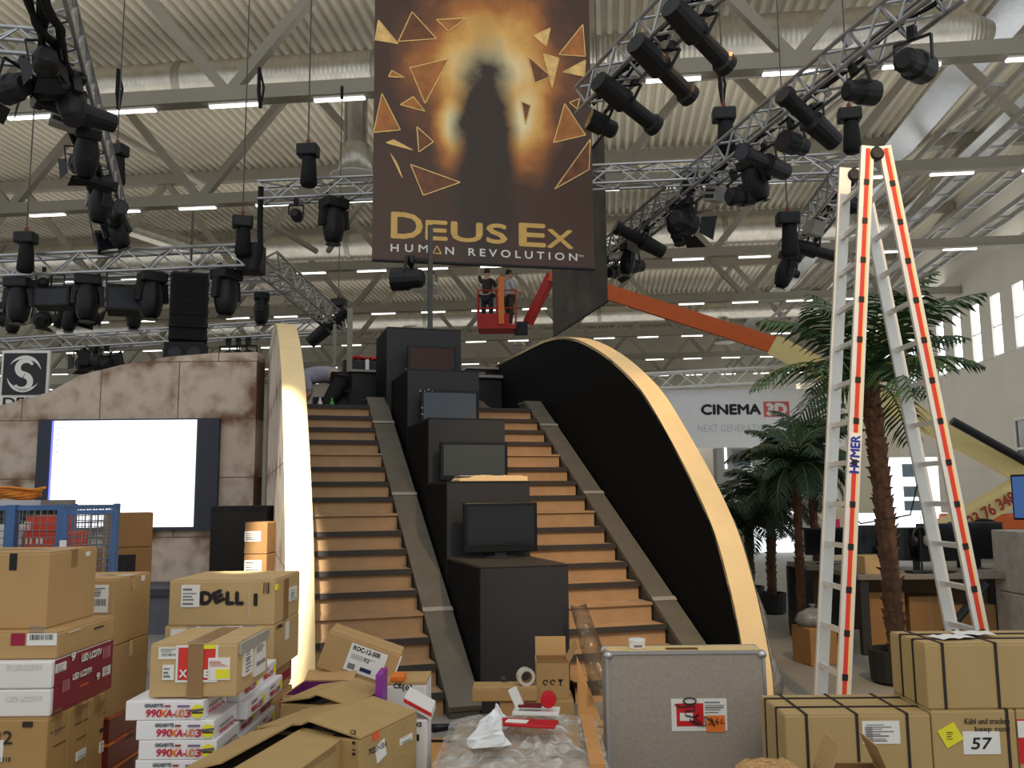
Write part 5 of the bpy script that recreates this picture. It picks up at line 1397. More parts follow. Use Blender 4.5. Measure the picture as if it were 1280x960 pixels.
b.patch('front', (11, 686, 22, 713), black_m, 'black_patch'); b.patch('right', (108, 689, 113, 695), white_m, 'small_sticker')
# second column behind
zz = 0
for i in range(4):
    b = Box('dark red printed box, %s of four under plain cartons at left' % ('lowest', 'third from the top', 'second from the top', 'topmost')[i], 141, 4.28, .5, .42, .122, zz, mat=M('dark_red_box', (112, 38, 30), .5, var=.25), flaps=False, tape=False); zz += .1225
    b.patch('right', (143, (1000, 940, 908, 876)[i], 156, (1000, 958, 930, 898)[i]), M('bright_red', (206, 62, 34), .5, var=.1), 'red_panel')
    b.bars('right', (158, (1000, 940, 905, 872)[i], 174, (1000, 955, 925, 890)[i]), 6, M('brown_ink', (70, 34, 26), .6, var=0), False, 'printed_lines')
    MB().bb((-.25, -.212, .11), (.252, .212, .1235)).build('lit_edge', orangep, b.t)  # orange band paints the light along the box edges
b1_ = Box('plain brown carton, lower of the two behind the left stack', 140, 4.25, .5, .42, .318, zz); zz += .3225
b = Box('brown carton with a white shipping label, upper of the two behind the left stack', 140, 4.25, .5, .42, .31, zz)
b.label('front', (115, 731, 136, 766), lines=5); b.patch('right', (177, 719, 181, 726), white_m, 'small_sticker')

# ---- blue wire cage
blue_m = M('blue_frame', (70, 104, 152), .45, .2, var=.08)
wire_m = M('cage_wire', (130, 132, 136), .4, .6, var=.1)
cgY = 5.4; ca = at(16, 640, cgY); cb_ = at(77, 640, cgY); cht = at(40, 631, cgY).z
cg = thing('wire_cage', 'blue framed wire mesh roll cage behind the left carton stack', 'wire cage', (ca.x, cgY, 0))
def mesh_panel(t, p, q, z0, z1, nm='mesh_panel', sp=.042):
    p = Vector(p); q = Vector(q); L = (q-p).length; d = (q-p)/L; mb = MB(); n = int(L/sp); m = int((z1-z0)/sp)
    for i in range(1, n): a = p+d*L*i/n; mb.bar(a+Vector((0, 0, z0)), a+Vector((0, 0, z1)), .0028, 4, caps=False)
    for j in range(1, m): z = z0+(z1-z0)*j/m; mb.bar(p+Vector((0, 0, z)), q+Vector((0, 0, z)), .0028, 4, caps=False)
    return mb.build(nm, wire_m, t, fixn=False)
wC = cb_.x-ca.x; dC = .75
def frame_bar(t, p, q, w_=.026, nm='frame_tube'): return MB().rect_bar(p, q, w_, w_).build(nm, blue_m, t)
MB().rect_bar((0, 0, .1), (0, 0, cht), .055, .05, (0, 1, 0)).build('corner_post', blue_m, cg)
for (x, y) in ((wC, 0), (0, dC), (wC, dC), (-.7, 0), (-.7, dC)): MB().rect_bar((x, y, .1), (x, y, cht), .035, .035, (0, 1, 0)).build('corner_post', blue_m, cg)
for z in (.16, cht-.02):
    for a_, b_ in (((0, 0), (wC, 0)), ((wC, 0), (wC, dC)), ((wC, dC), (-.7, dC)), ((-.7, dC), (-.7, 0)), ((-.7, 0), (0, 0))): frame_bar(cg, (*a_, z), (*b_, z))
for a_, b_ in (((0, 0, 0), (wC, 0, 0)), ((wC, 0, 0), (wC, dC, 0)), ((-.7, 0, 0), (0, 0, 0)), ((-.7, dC, 0), (wC, dC, 0))): mesh_panel(cg, a_, b_, .18, cht-.03)
MB().bb((-.7, 0, .1), (wC, dC, .15)).build('base_plate', blue_m, cg)
for x in (-.62, wC-.08):
    for y in (.08, dC-.08): MB().lathe((x, y, .05), [(.035, -.015), (.05, -.01), (.05, .01), (.035, .015)], 14, 'Y').build('caster_wheel', rub_m, cg)
# open gate
g0 = at(83, 640, 5.2); g1 = at(143, 642, 5.35); gh = at(100, 636, 5.2).z
gt = thing('cage_gate', 'open blue framed mesh gate beside the wire cage', 'cage gate', (g0.x, 5.2, 0)); gx = g1.x-g0.x
for p_, q_ in (((0, 0, 0), (0, 0, gh)), ((gx, .15, 0), (gx, .15, gh)), ((0, 0, gh-.02), (gx, .15, gh-.02)), ((0, 0, .15), (gx, .15, .15))): frame_bar(gt, p_, q_, .024)
mesh_panel(gt, (0, 0, 0), (gx, .15, 0), .17, gh-.04)
MB().bb((-.02, -.02, gh-.28), (.02, -.018, gh-.18)).build('white_sticker', white_m, gt)
# content of the cage
b = Box('red and white printed box inside the wire cage, lower one', 22, 5.55, .3, .22, .12, 1.18, side='L', mat=M('red_box', (214, 74, 50), .5, var=.1), flaps=False, tape=False); b.bars('front', (24, 672, 56, 680), 5, white_m)
b = Box('red and white printed box inside the wire cage, upper one', 24, 5.58, .19, .2, .1, 1.302, side='L', mat=M('red_box', (214, 74, 50)), flaps=False, tape=False); b.bars('front', (26, 652, 40, 664), 4, white_m)
b = Box('pale carton inside the wire cage at the left edge of the photo', 12, 5.5, .3, .3, .16, 1.18, mat=whitebox_m)
Box('big brown carton filling the lower part of the wire cage', 72, 5.5, .85, .55, 1.02, .152, mat=card3_m)
oc = Box('dark tall flight case standing behind the wire cage', 40, 6.5, .9, .5, 1.49, mat=black_m, flaps=False, tape=False, name='flight_case', cat='case')
MB().bb((-.46, -.26, 1.46), (.46, .26, 1.5)).build('edge_trim', alu_m, oc.t)
t = thing('orange_cable_coil', 'coil of orange cable lying on the dark case behind the wire cage', 'cable', Vector((at(18, 620, 6.6).x, 6.62, 1.502)))
for k in range(7):
    pts_ = [((.13+.012*k)*math.cos(a)+.02*math.sin(k), (.12+.01*k)*math.sin(a), .012+.012*k+.01*math.sin(3*a+k)) for a in [2*PI*i/20 for i in range(21)]]
    MB().tube(pts_, .009, 6).build('cable_turn', M('orange_cable', (214, 130, 44), .5), t, smooth=True)
# cartons behind the gate
b0_ = Box('brown carton at the bottom of the pile below the projection screen', 128, 7.6, .36, .36, .72, 0, rz=R(28), side='L', mat=card3_m)
b0_ = Box('brown carton with a black square emblem below the projection screen', 128, 7.6, .36, .36, .36, .724, rz=R(28), side='L', mat=card3_m)
p = b0_.patch('front', (133, 693, 170, 716), black_m, 'black_square'); m = b0_.face('front', .006); 
c_ = b0_.uv('front', 152, 708); mb = MB()
for a in range(3):
    a0 = 2*PI*a/3; mb.add([m @ Vector((c_.x+.02*math.cos(a0+i*.35)+.018*i*math.cos(a0+.9)*.5, c_.y+.02*math.sin(a0+i*.35)+.018*i*math.sin(a0+.9)*.5, 0)) for i in range(5)], [(0, 1, 2, 3, 4)])
mb.build('petal_emblem', M('grey_print', (90, 84, 80), .6, var=0), p, fixn=False)
Box('plain brown carton, topmost of the pile below the projection screen', 126, 7.6, .37, .36, .29, 1.09, rz=R(28), side='L', mat=card3_m)
# black cabinet and labelled cartons beside the arch
b = Box('tall black cabinet below the right corner of the projection screen', 258, 8.2, .52, .45, 1.43, side='L', mat=M('cabinet_black', (24, 21, 20), .7, var=.1), flaps=False, tape=False, name='cabinet', cat='cabinet')
MB().bb((-.25, -.232, .06), (.25, -.225, 1.37)).build('door', M('cabinet_door', (30, 27, 25), .6), b.t)
b = Box('brown carton with white label, lower one beside the black cabinet', 302, 7.5, .19, .3, 1.03, side='L', mat=card3_m, tape=False); b.label('front', (305, 700, 327, 715), lines=4, bar=False)
b = Box('brown carton with white label, upper one beside the black cabinet', 302, 7.5, .19, .3, .26, 1.035, side='L', mat=card3_m, tape=False); b.label('front', (305, 664, 326, 677), lines=4, bar=False); b.patch('front', (302, 686, 330, 692), tape_m, 'tape_band')

# ---- stack of white mainboard boxes
Yg = 3.35; hG = .0693
Box('plain brown carton under the front column of white mainboard boxes', 268, Yg, .30, .28, .415, mat=card3_m, group=None)
Box('plain brown carton under the rear white mainboard boxes', 268, Yg+.285, .30, .55, .485, mat=card3_m)
gig_m = M('glossy_white_box', (236, 234, 234), .3, var=.02)
crim = M('crimson_print', (196, 24, 60), .5, var=0); org2 = M('dark_orange_print', (206, 112, 40), .5, var=0)
ordn = ['topmost', 'second from the top', 'third from the top', 'fourth from the top', 'fifth from the top']
lefts = (177, 190, 190, 187, 185); rights = (257, 271, 275, 272, 268)
def giga(label, right_px, Y, z0, front=True, w=.285, rowtop=None, yb=None, rp=None, rightdeco=True):
    b = Box(label, right_px, Y, w, .27, hG-.001, z0, mat=gig_m, flaps=False, tape=False, name='mainboard_box', bevel=.003)
    return b
for r in range(5):
    z0 = .415+.004+hG*(4-r)
    b = giga('white mainboard box with red lettering, %s in the front column' % ordn[r], rights[r], Yg, z0)
    l = lefts[r]; wpx = rights[r]-lefts[r]; yb = at(l, 0, Yg)
    # vertical pixel of the face bottom
    d_ = CAMI.transposed() @ (Vector((b.loc.x, Yg, z0+.004))-Vector((0, 0, HC))); yb = 480-F*d_.y/-d_.z
    b.text('front', 'GIGABYTE', l+4, l+27, yb-15, 4, M('grey_print2', (96, 98, 108), .5, var=0), bold=.001)
    b.text('front', '990', l+5, l+24, yb-3, 9, crim, bold=.0012, shear=.12); b.text('front', 'X', l+22, l+31, yb-3, 9, orangep, bold=.0016, shear=.1)
    b.text('front', 'A-', l+30, l+42, yb-3, 9, crim, bold=.0012, shear=.12); b.text('front', 'UD', l+42, l+53, yb-3, 9, org2, bold=.0008, shear=.12); b.text('front', '3', l+54, l+61, yb-3, 9, crim, bold=.0014, shear=.12)
    b.patch('front', (l+29, yb-17.5, l+36, yb-15.5), M('brown_red', (150, 60, 50), .5, var=0), 'colour_mark'); b.patch('front', (l+45, yb-17.5, l+60, yb-15.5), M('dull_violet', (120, 90, 130), .5, var=0), 'colour_mark')
    c = b.uv('front', l+70, yb-10); m = b.face('front', .0045)
    o = MB().lathe((0, 0, 0), [(.024, 0), (.024, .001)], 20).xf(m @ T(c.x, c.y, 0)).build('round_seal', yellowp, b.t)
    MB().bb((-.027, .0, .001), (.024, .009, .0022)).xf(m @ T(c.x, c.y, 0) @ Matrix.Rotation(.1, 4, 'Z')).build('seal_band', M('seal_grey', (96, 92, 100), .5, var=0), o)
    MB().bb((-.02, -.008, .001), (.02, -.001, .002)).xf(m @ T(c.x, c.y, 0)).build('seal_band', M('seal_dark', (70, 60, 40), .5, var=0), o)
    if r < 3:
        x0_, x1_ = rights[r]+2, rights[r]+22
        b.text('right', '990XA', x0_, x1_, yb-5-1, 5, crim, bold=.001); b.text('right', 'GIGABYTE', x0_, x1_-4, yb-14, 3, M('grey_print2', (96, 98, 108)), bold=.0008)
for col in range(2):
    for r in range(4):
        z0 = (.488)+hG*(3-r)
        Yc = Yg+.285+.275*col
        b = giga('white mainboard box, %s in the %s column of the stack' % (ordn[r], ('middle', 'rear')[col]), 0, Yc, z0) if False else Box('white mainboard box, %s in the %s column of the stack' % (ordn[r], ('middle', 'rear')[col]), 0, Yc, .285, .27, hG-.001, z0, xw=at(270, 880, Yg).x+(.0, .03, -.01, .0)[r], mat=gig_m, flaps=False, tape=False, name='mainboard_box', bevel=.003)
        m = b.face('right', .002); mb = MB(); text_mb(mb, '990XA-UD3', m @ T(.06, .012, 0), .022, .15, bold=.001); mb.build('lettering', crim, b.t, fixn=False)
        mb = MB(); text_mb(mb, 'GIGABYTE', m @ T(.06, .045, 0), .01, .08, bold=.0006); mb.build('small_lettering', M('grey_print2', (96, 98, 108)), b.t, fixn=False)
        MB().lathe((0, 0, 0), [(.02, 0), (.02, .001)], 16).xf(m @ T(.235, .034, 0)).build('round_seal', yellowp, b.t)
# carton on top
zg = .415+.005+hG*5
b = Box('battered brown carton covered with labels and tape on the white mainboard boxes', 297, Yg+.03, .325, .42, .19, zg+.003, mat=card2_m, tape=False)
b.label('front', (198, 809, 228, 824), lines=3); b.patch('front', (219, 806, 273, 853), white_m, 'white_label'); b.patch('front', (222, 809, 270, 850), M('red_notice', (214, 56, 48), .5, var=.05), 'red_label')
b.label('front', (203, 831, 218, 850), lines=3, bar=False); p = b.patch('front', (260, 822, 288, 850), white_m, 'white_label'); b.bars('front', (262, 825, 286, 833), 4, red_m, False, 'printed_lines', p); b.patch('front', (270, 836, 287, 848), yellowp, 'yellow_strip')
b.patch('front', (236, 805, 270, 811), yellowp, 'yellow_mark'); b.text('front', 'X', 225, 234, 846, 9, white_m, bold=.002); b.text('front', 'E', 256, 262, 846, 9, white_m, bold=.002)
b.patch('front', (234, 790, 256, 875), tape_m, 'tape_band'); MB().bb((-.03, -.2, b.top), (.045, .2, b.top+.002)).build('tape_band', tape_m, b.t); b.label('right', (303, 800, 314, 846), lines=8, bar=False); b.label('right', (316, 796, 330, 846), lines=9); b.patch('right', (299, 798, 333, 803), M('grey_tape', (160, 156, 146)), 'tape_band')
# server cartons
Yd = 4.3
Box('plain brown carton at the bottom of the stack left of the arch rim', 360, Yd, .42, .4, .40, mat=card3_m)
b = Box('small brown carton with magenta label, lower one below the server cartons', 338, Yd, .3, .45, .13, .404, mat=card_m, tape=False); b.patch('right', (350, 860, 368, 885), magenta_m, 'magenta_label')
b.patch('right', (362, 857, 372, 880), white_m, 'white_label'); c = b.uv('right', 346, 874)
b2_ = Box('small brown carton with magenta label, upper one under the server cartons', 334, Yd, .3, .47, .132, .538, mat=card_m, tape=False); b2_.patch('right', (353, 826, 373, 852), magenta_m, 'magenta_label'); b2_.bars('right', (337, 832, 345, 852), 4, ink_m, False, 'handling_symbols'); b2_.patch('right', (362, 824, 365, 850), tape_m, 'tape_band')
b = Box('large brown server carton with grey tape band, lower of two by the arch rim', 342, Yd, .52, .5, .222, .675, mat=card2_m, tape=False)
b.patch('front', (234, 774, 320, 830), M('grey_band', (150, 150, 146), .5, var=.06), 'tape_band'); b.label('front', (245, 780, 304, 795), lines=3); b.patch('front', (213, 786, 234, 796), white_m); b.patch('right', (357, 776, 361, 800), white_m, 'white_strip'); b.text('right', 'DELL', 346, 353, 786, 4, ink_m, bold=.002)
b = Box('large brown server carton with big black lettering, topmost of the stack by the arch rim', 342, Yd, .505, .5, .21, .9, mat=card2_m, tape=False)
for i, (ch, x0_, x1_, dy) in enumerate((('D', 251, 264, 0), ('L', 283, 292, 0), ('L', 295, 304, 0))): b.text('front', ch, x0_, x1_, 755, 15, ink_m, bold=.0055, name='big_letter')
b.text('front', 'E', 270, 282, 754, 13, ink_m, bold=.0055, name='big_letter', rot=R(24))
p = b.label('front', (226, 731, 250, 759), lines=5, bar=False); b.patch('front', (317, 742, 322, 757), M('hand_hole', (40, 32, 26), .8, var=0), 'hand_hole'); b.bars('front', (329, 728, 338, 742), 3, ink_m); b.patch('front', (311, 728, 312, 772), white_m, 'strap')
b.patch('right', (354, 722, 360, 775), tape_m, 'tape_band'); b.label('right', (361, 732, 370, 752), lines=4, bar=False); b.patch('right', (344, 730, 347, 738), yellowp, 'yellow_mark')

# ---- tilted carton, purple lined open box and white boxes
Yr = 4.25
Box('brown carton buried under the tilted carton', 440, Yr+.02, .5, .34, .46, side='R', xw=at(486, 870, Yr).x, mat=card3_m)
rb_ = at(438, 850, Yr)
rr2 = Box.__new__(Box)
b = Box('brown carton with white label lying tilted on the pile before the left stairs', 0, Yr, .36, .24, .175, 0, xw=0, mat=card_m, tape=False, rot=(0, R(20), R(4)))
b.loc = rb_+Vector((0, .12, .0)); b.t.location = b.loc; b.M = Matrix.Translation(b.loc) @ Euler((0, R(20), R(4))).to_matrix().to_4x4()
fm = b.face('front', .003)
MB().bb((.12, .035, 0), (.30, .16, .001)).xf(fm).build('white_label', white_m, b.t)
mb = MB(); text_mb(mb, 'ROC-12-500', fm @ T(.135, .132, .0015), .02, .13, bold=.0012); text_mb(mb, '7.2', fm @ T(.2, .095, .0015), .015, None, bold=.001); mb.build('lettering', ink_m, b.t, fixn=False)
mb = MB()
for k in range(4): mb.bb((.135, .112-.006*k, .001), (.135+.12-.02*k, .114-.006*k, .0016))
o = mb.xf(fm).build('printed_lines', M('grey_ink', (120, 118, 118)), b.t); o['kind'] = 'stuff'
MB().bb((.195, .05, .001), (.25, .068, .002)).xf(fm).build('blue_bar', M('navy_print', (44, 40, 92), .5, var=0), b.t); MB().bb((.135, .045, .001), (.17, .07, .002)).xf(fm).build('grey_code', M('grey_ink', (120, 118, 118)), b.t)
MB().bb((.355, .0, .0), (.362, .175, .002)).xf(fm).build('edge_tape', white_m, b.t)
def open_box(label, loc, w_, d_, h_, rz, outer, inner, fl=.12, ang=(50, 60, 40, 70), name='open_carton', th=.006):
    t = thing(name, label, 'box', loc, rz)
    MB().bb((-w_/2, -d_/2, 0), (w_/2, d_/2, th)).build('bottom', outer, t)
    for s in (-1, 1):
        MB().bb((s*w_/2-th/2, -d_/2, 0), (s*w_/2+th/2, d_/2, h_)).build('side_wall', outer, t)
        MB().bb((s*(w_/2-th/2-.001)-.001, -d_/2+th, th), (s*(w_/2-th/2-.001)+.001, d_/2-th, h_-.002)).build('lining', inner, t)
        MB().bb((-w_/2, s*d_/2-th/2, 0), (w_/2, s*d_/2+th/2, h_)).build('side_wall', outer, t)
        MB().bb((-w_/2+th, s*(d_/2-th/2-.001)-.001, th), (w_/2-th, s*(d_/2-th/2-.001)+.001, h_-.002)).build('lining', inner, t)
    for i, (ax, a) in enumerate(zip(('F', 'B', 'L', 'R'), ang)):
        if a is None: continue
        a = R(a)
        if ax in 'FB':
            sg_ = -1 if ax == 'F' else 1; d = Vector((0, sg_*math.cos(a), math.sin(a)))*fl; p0_ = Vector((-w_/2, sg_*d_/2, h_)); p1_ = Vector((w_/2, sg_*d_/2, h_))
        else:
            sg_ = -1 if ax == 'L' else 1; d = Vector((sg_*math.cos(a), 0, math.sin(a)))*fl; p0_ = Vector((sg_*w_/2, -d_/2, h_)); p1_ = Vector((sg_*w_/2, d_/2, h_))
        n = (p1_-p0_).cross(d).normalized()*.004
        MB().prism([p0_, p1_, p1_+d, p0_+d], n).build('flap', outer, t)
    return t
pu = at(398, 850, 4.02)
open_box('open box with purple lining between the server cartons and the tilted carton', (pu.x, 4.05, 0), .23, .3, at(398, 866, 3.95).z, R(-4), card_m, M('purple_lining', (104, 26, 92), .7, var=.05), .07, (-70, 30, None, None))
b = Box('white box with black handling symbols in front of the left stringer', 533, 4.1, .2, .25, .66, mat=whitebox_m, tape=False); b.text('front', 'CE', 492, 502, 860, 6, ink_m, bold=.001); b.text('front', '(o)', 503, 515, 862, 7, ink_m, bold=.001)
MB().bb((-.1, -.125, .66), (.1, .125, .672)).build('brown_lid', card_m, b.t)
b = Box('narrow upright white box with red edged open lid before the left stairs', 534, 3.72, .085, .2, .60, mat=whitebox_m, tape=False, flaps=False); b.text('front', 'NCE', 518, 527, 908, 5, ink_m, bold=.001); b.patch('front', (518, 918, 524, 926), ink_m, 'black_mark')
MB().prism([(-.05, -.1, .66), (.06, -.1, .6), (.06, .1, .6), (-.05, .1, .66)], (.0, 0, .03)).build('tilted_lid', whitebox_m, b.t); MB().prism([(-.052, -.104, .672), (.062, -.104, .612), (.062, -.1, .612), (-.052, -.1, .672)], (0, 0, .014)).build('red_edge', red_m, b.t)
o = MB().bb((-.014, -.08, 0), (.014, .08, .76)).build('purple_folder', M('purple_card', (140, 50, 150), .5, var=.05), loc=(at(475, 880, 3.86).x, 3.9, 0), bevel=.002); tag(o, 'purple folder edge standing upright behind the open brown cartons', 'folder')
o = MB().bb((-.03, -.05, 0), (.03, .05, .025)).build('orange_packet', orangep, loc=(at(498, 870, 4.15).x, 4.15, .674), bevel=.004); tag(o, 'small orange packet on the white box before the left stairs', 'packet')

# ---- big open cartons at the bottom centre-left
tosh_m = M('worn_cardboard', (172, 142, 92), .75, var=.1, scale=6, bump=.06)
def peaked(label, px, Y, w_, d_, h_, rz, lift, xw=None):
    """long carton whose two top flaps stand up a little, leaving a dark gap"""
    b = Box(label, px, Y, w_, d_, h_, 0, rz, mat=tosh_m, flaps=False, tape=False, xw=xw)
    for s, l_ in ((-1, lift[0]), (1, lift[1])):
        mb = MB().prism([(s*w_/2, -d_/2, h_+.001), (s*w_/2, d_/2, h_+.001), (s*.012, d_/2+.01, h_+l_*.8), (s*.012, -d_/2-.02, h_+l_)], (0, 0, .006)); mb.build('top_flap', tosh_m, b.t)
    MB().bb((-w_/2+.01, -d_/2+.01, h_), (w_/2-.01, d_/2-.01, h_+.002)).build('gap_shade', M('shaded_inside', (52, 40, 28), .9), b.t)  # dark sheet on the solid body paints the shade between the flaps
    return b
b = peaked('long open brown carton with lifted flaps, nearest at the bottom of the photo', 0, 2.8, .37, .5, .645, R(-11), (.05, .025), xw=-.70)
b.patch('right', (352, 938, 420, 941), tape_m, 'tape_strip')
b = peaked('worn brown carton with raised top flaps and torn white label, bottom centre-left', 452, 3.22, .44, .42, .655, R(-22), (.035, .05))
b.text('right', 'TOSHIBA', 461, 483, 944, 7, M('dark_print', (52, 42, 34)), bold=.001); b.patch('right', (466, 908, 474, 926), M('neon_orange', (236, 84, 44), .5, var=0), 'orange_sticker')
b.patch('right', (470, 925, 482, 953), white_m, 'torn_label', rot=.25); b.label('right', (500, 916, 515, 932), lines=3); b.bars('right', (491, 942, 508, 952), 5, M('dark_print', (52, 42, 34))); b.text('front', 'CE', 439, 446, 917, 5, ink_m, bold=.001)
b.bars('front', (441, 925, 446, 945), 3, ink_m, False, 'handling_symbols')
for s in (-1, 1):
    mb = MB(); text_mb(mb, 'TOSHIBA', T(-.12 if s < 0 else .06, -.1, .655+.045) @ Matrix.Rotation(R(70), 4, 'Z'), .022, .12, bold=.001)
# smaller carton behind them, its flap catching light
b = peaked('worn brown carton with a slanting raised flap behind the two open ones', 440, 3.66, .32, .34, .665, R(-16), (.03, .045))

# ---- shrink-wrapped pallet
wp = thing('wrapped_pallet', 'low pallet of boxes shrink-wrapped in crinkled clear film at the bottom centre', 'wrapped goods', (.03, 3.85, 0), R(-1.5))
pw, pd = .33, .42
for k in range(3): MB().bb((-pw, -pd+.02+k*.36, .0), (pw, -pd+.12+k*.36, .09)).build('pallet_block', M('pallet_wood', (150, 116, 78), .8, var=.15), wp)
for k in range(5): MB().bb((-pw, -pd+k*.18, .09), (pw, -pd+.12+k*.18, .112)).build('pallet_board', M('pallet_wood', (150, 116, 78)), wp)
MB().bb((-pw+.012, -pd+.012, .112), (pw-.012, pd-.012, .455)).build('wrapped_carton', M('pale_wrapped', (176, 156, 126), .7, var=.15, scale=7), wp, bevel=.015)
MB().bb((-.2, -.16, .455), (.24, .3, .51)).build('flat_carton', M('brown_wrapped', (164, 136, 98), .7, var=.15), wp, bevel=.01)
MB().bb((pw-.07, -pd+.03, .455), (pw-.012, pd-.05, .5)).build('side_board', M('orange_card', (196, 140, 84), .7), wp)
rndw = random.Random(11)
def wrap_shell():
    mb = MB(); nx, nz = 46, 14; per = []
    for i in range(nx):
        f = i/nx*4; k = int(f); q = f-k
        per.append([(-pw+2*pw*q, -pd), (pw, -pd+2*pd*q), (pw-2*pw*q, pd), (-pw, pd-2*pd*q)][k])
    vs = []
    for j in range(nz+1):
        z = .1+(.47-.1)*j/nz; 
        for (x, y) in per:
            s = 1.015+rndw.uniform(-.006, .022); vs.append((x*s, y*s, z+rndw.uniform(-.006, .006)))
    # domed, crumpled top
    rings = 9
    for r_ in range(1, rings+1):
        q = 1-r_/rings
        for (x, y) in per:
            zz_ = .47+.075*(1-q**1.5)+rndw.uniform(-.012, .016); vs.append((x*q*.99+.02*(1-q), y*q*.99+.05*(1-q), zz_))
    fs = []
    for j in range(nz+rings):
        for i in range(nx): fs.append((j*nx+i, j*nx+(i+1) % nx, (j+1)*nx+(i+1) % nx, (j+1)*nx+i))
    return mb.add(vs, fs)
o = wrap_shell().build('clear_film', film_mat('shrink_film', (222, 224, 222), .34, .1, .9, 7, (1, 1, 2.2)), wp, smooth=False)
# bright creases of gathered film
cr_ = film_mat('film_crease', (240, 240, 238), .75, .15, .5, 30)
for k in range(16):
    a0 = Vector((rndw.uniform(-pw, pw), -pd*1.03, rndw.uniform(.2, .47))); a1 = a0+Vector((rndw.uniform(-.2, .2), -.004, rndw.uniform(-.1, .08)))
    if k > 8: a0 = Vector((rndw.uniform(-.2, .2), rndw.uniform(-.3, .2), .525)); a1 = a0*.6+Vector((rndw.uniform(-.1, .1), rndw.uniform(-.1, .1), .22))
    mid = (a0+a1)/2+Vector((.02, -.004, .012)); MB().tube([a0, mid, a1], [.002, .006, .002], 5).build('film_crease', cr_, wp, smooth=True)
# white plastic tufts
def tuft(label, px, py, Y, hh, ww, mat, seed):
    r_ = random.Random(seed); p = at(px, py, Y); mb = MB(); n = 9; vs = []
    for j in range(7):
        f = j/6
        for i in range(n):
            a = 2*PI*i/n; rr_ = ww*(1-f)**.7*(1+.3*math.sin(3*a+seed+j))+.006; vs.append((rr_*math.cos(a)+ww*.5*f*math.sin(seed), rr_*.6*math.sin(a), hh*f+r_.uniform(-.008, .008)*(j > 0)))
    mb.add(vs, [(j*n+i, j*n+(i+1) % n, (j+1)*n+(i+1) % n, (j+1)*n+i) for j in range(6) for i in range(n)]+[tuple(range(n))[::-1], tuple(range(6*n, 7*n))])
    o = mb.build('plastic_bag', mat, loc=p, smooth=False); return tag(o, label, 'plastic bag')
wtuft = M('white_plastic', (226, 228, 228), .3, var=.08, scale=20, bump=.3)
tuft('crumpled white plastic bag on the front left of the wrapped pallet', 608, 931, 3.62, .13, .075, wtuft, 2)
tuft('thin white plastic tip standing up on the left of the wrapped pallet', 626, 912, 3.85, .1, .03, wtuft, 5)
o = MB().bb((-.12, -.05, 0), (.12, .05, .012)).build('red_pouch', M('red_pouch', (188, 30, 40), .3, var=.05), loc=at(660, 909, 3.75)+Vector((0, 0, .01)), rz=R(-14), bevel=.003); tag(o, 'flat red document pouch with white window lying on the wrapped pallet', 'pouch')
MB().bb((-.09, -.03, .012), (.0, .02, .0135)).build('white_window', white_m, o)
o = MB().bb((-.09, -.07, 0), (.11, .05, .01)).build('paper_sheet', white_m, loc=at(668, 893, 4.0)+Vector((0, 0, .012)), rz=R(-6)); tag(o, 'white paper lying on the wrapped pallet behind the red pouch', 'paper')
t = thing('tape_dispenser', 'red tape gun with a white grip lying on the wrapped pallet', 'tape dispenser', at(660, 890, 3.98)+Vector((0, 0, .022)), R(-8))
MB().lathe((.09, 0, .045), [(.02, -.02), (.034, -.019), (.034, .019), (.02, .02)], 18, 'Y').xf(T(0, 0, -.012)).build('red_roll', M('red_gloss', (196, 28, 38), .3, var=.04), t)
MB().bb((-.04, -.02, .0), (.06, .02, .012)).build('frame', M('maroon_metal', (120, 30, 40), .4, .3), t); MB().box((-.05, 0, .035), (.035, .03, .09), Matrix.Rotation(R(-25), 3, 'Y')).build('white_grip', white_m, t)

# ---- pile of small cartons at the foot of the tower
Yt = 5.62
b = Box('plain brown carton on the floor at the foot of the tower, left one', 624, Yt, .27, .3, .245, side='L', mat=card_m)
b = Box('plain brown carton on the floor at the foot of the tower, right one', 672, Yt+.02, .22, .3, .24, side='L', mat=card_m); b.patch('front', (689, 864, 697, 872), black_m, 'black_mark')
b = Box('long thin brown carton with a barcode label lying across the floor cartons', 590, Yt-.02, .4, .2, .075, .25, side='L', mat=card_m, tape=False); b.label('front', (625, 843, 637, 857), lines=2)
pos = at(689, 852, Yt+.05)
ob = open_box('open brown carton with handling symbols and a raised rear flap before the tower', (pos.x+.01, Yt+.2, .2455), .2, .28, .215, R(0), card_m, card3_m, .12, (None, 75, None, 60))
mb = MB(); fm = T(-.1, -.145, 0) @ FRONT
for cx_ in (.055, .1): 
    for k in range(20):
        a0, a1 = 2*PI*k/24, 2*PI*(k+1)/24; mb.add([fm @ Vector((cx_+r__*math.cos(a), .1+r__*math.sin(a), 0)) for r__, a in ((.017, a0), (.017, a1), (.01, a1), (.01, a0))], [(0, 1, 2, 3)])
o = mb.build('ring_symbols', ink_m, ob, fixn=False)
MB().prism([fm @ Vector(q) for q in ((.13, .118, 0), (.166, .118, 0), (.151, .098, 0), (.151, .088, 0), (.16, .083, 0), (.137, .083, 0), (.145, .088, 0), (.145, .098, 0))], (0, -.001, 0)).build('glass_symbol', ink_m, ob)
MB().bb((-.1, -.142, .2), (.1, -.138, .235)).build('top_strip', tape_m, ob)
t = thing('tape_roll', 'clear roll of packing tape standing on the long thin carton', 'tape roll', at(657, 843, Yt+.06)+Vector((0, 0, 0)), R(15)); t.location.z = .3265
mb = MB(); n = 24; vs = []
for k in range(n):
    a = 2*PI*k/n
    for rr_, y in ((.055, -.024), (.055, .024), (.036, .024), (.036, -.024)): vs.append((rr_*math.cos(a), y, .055+rr_*math.sin(a)))
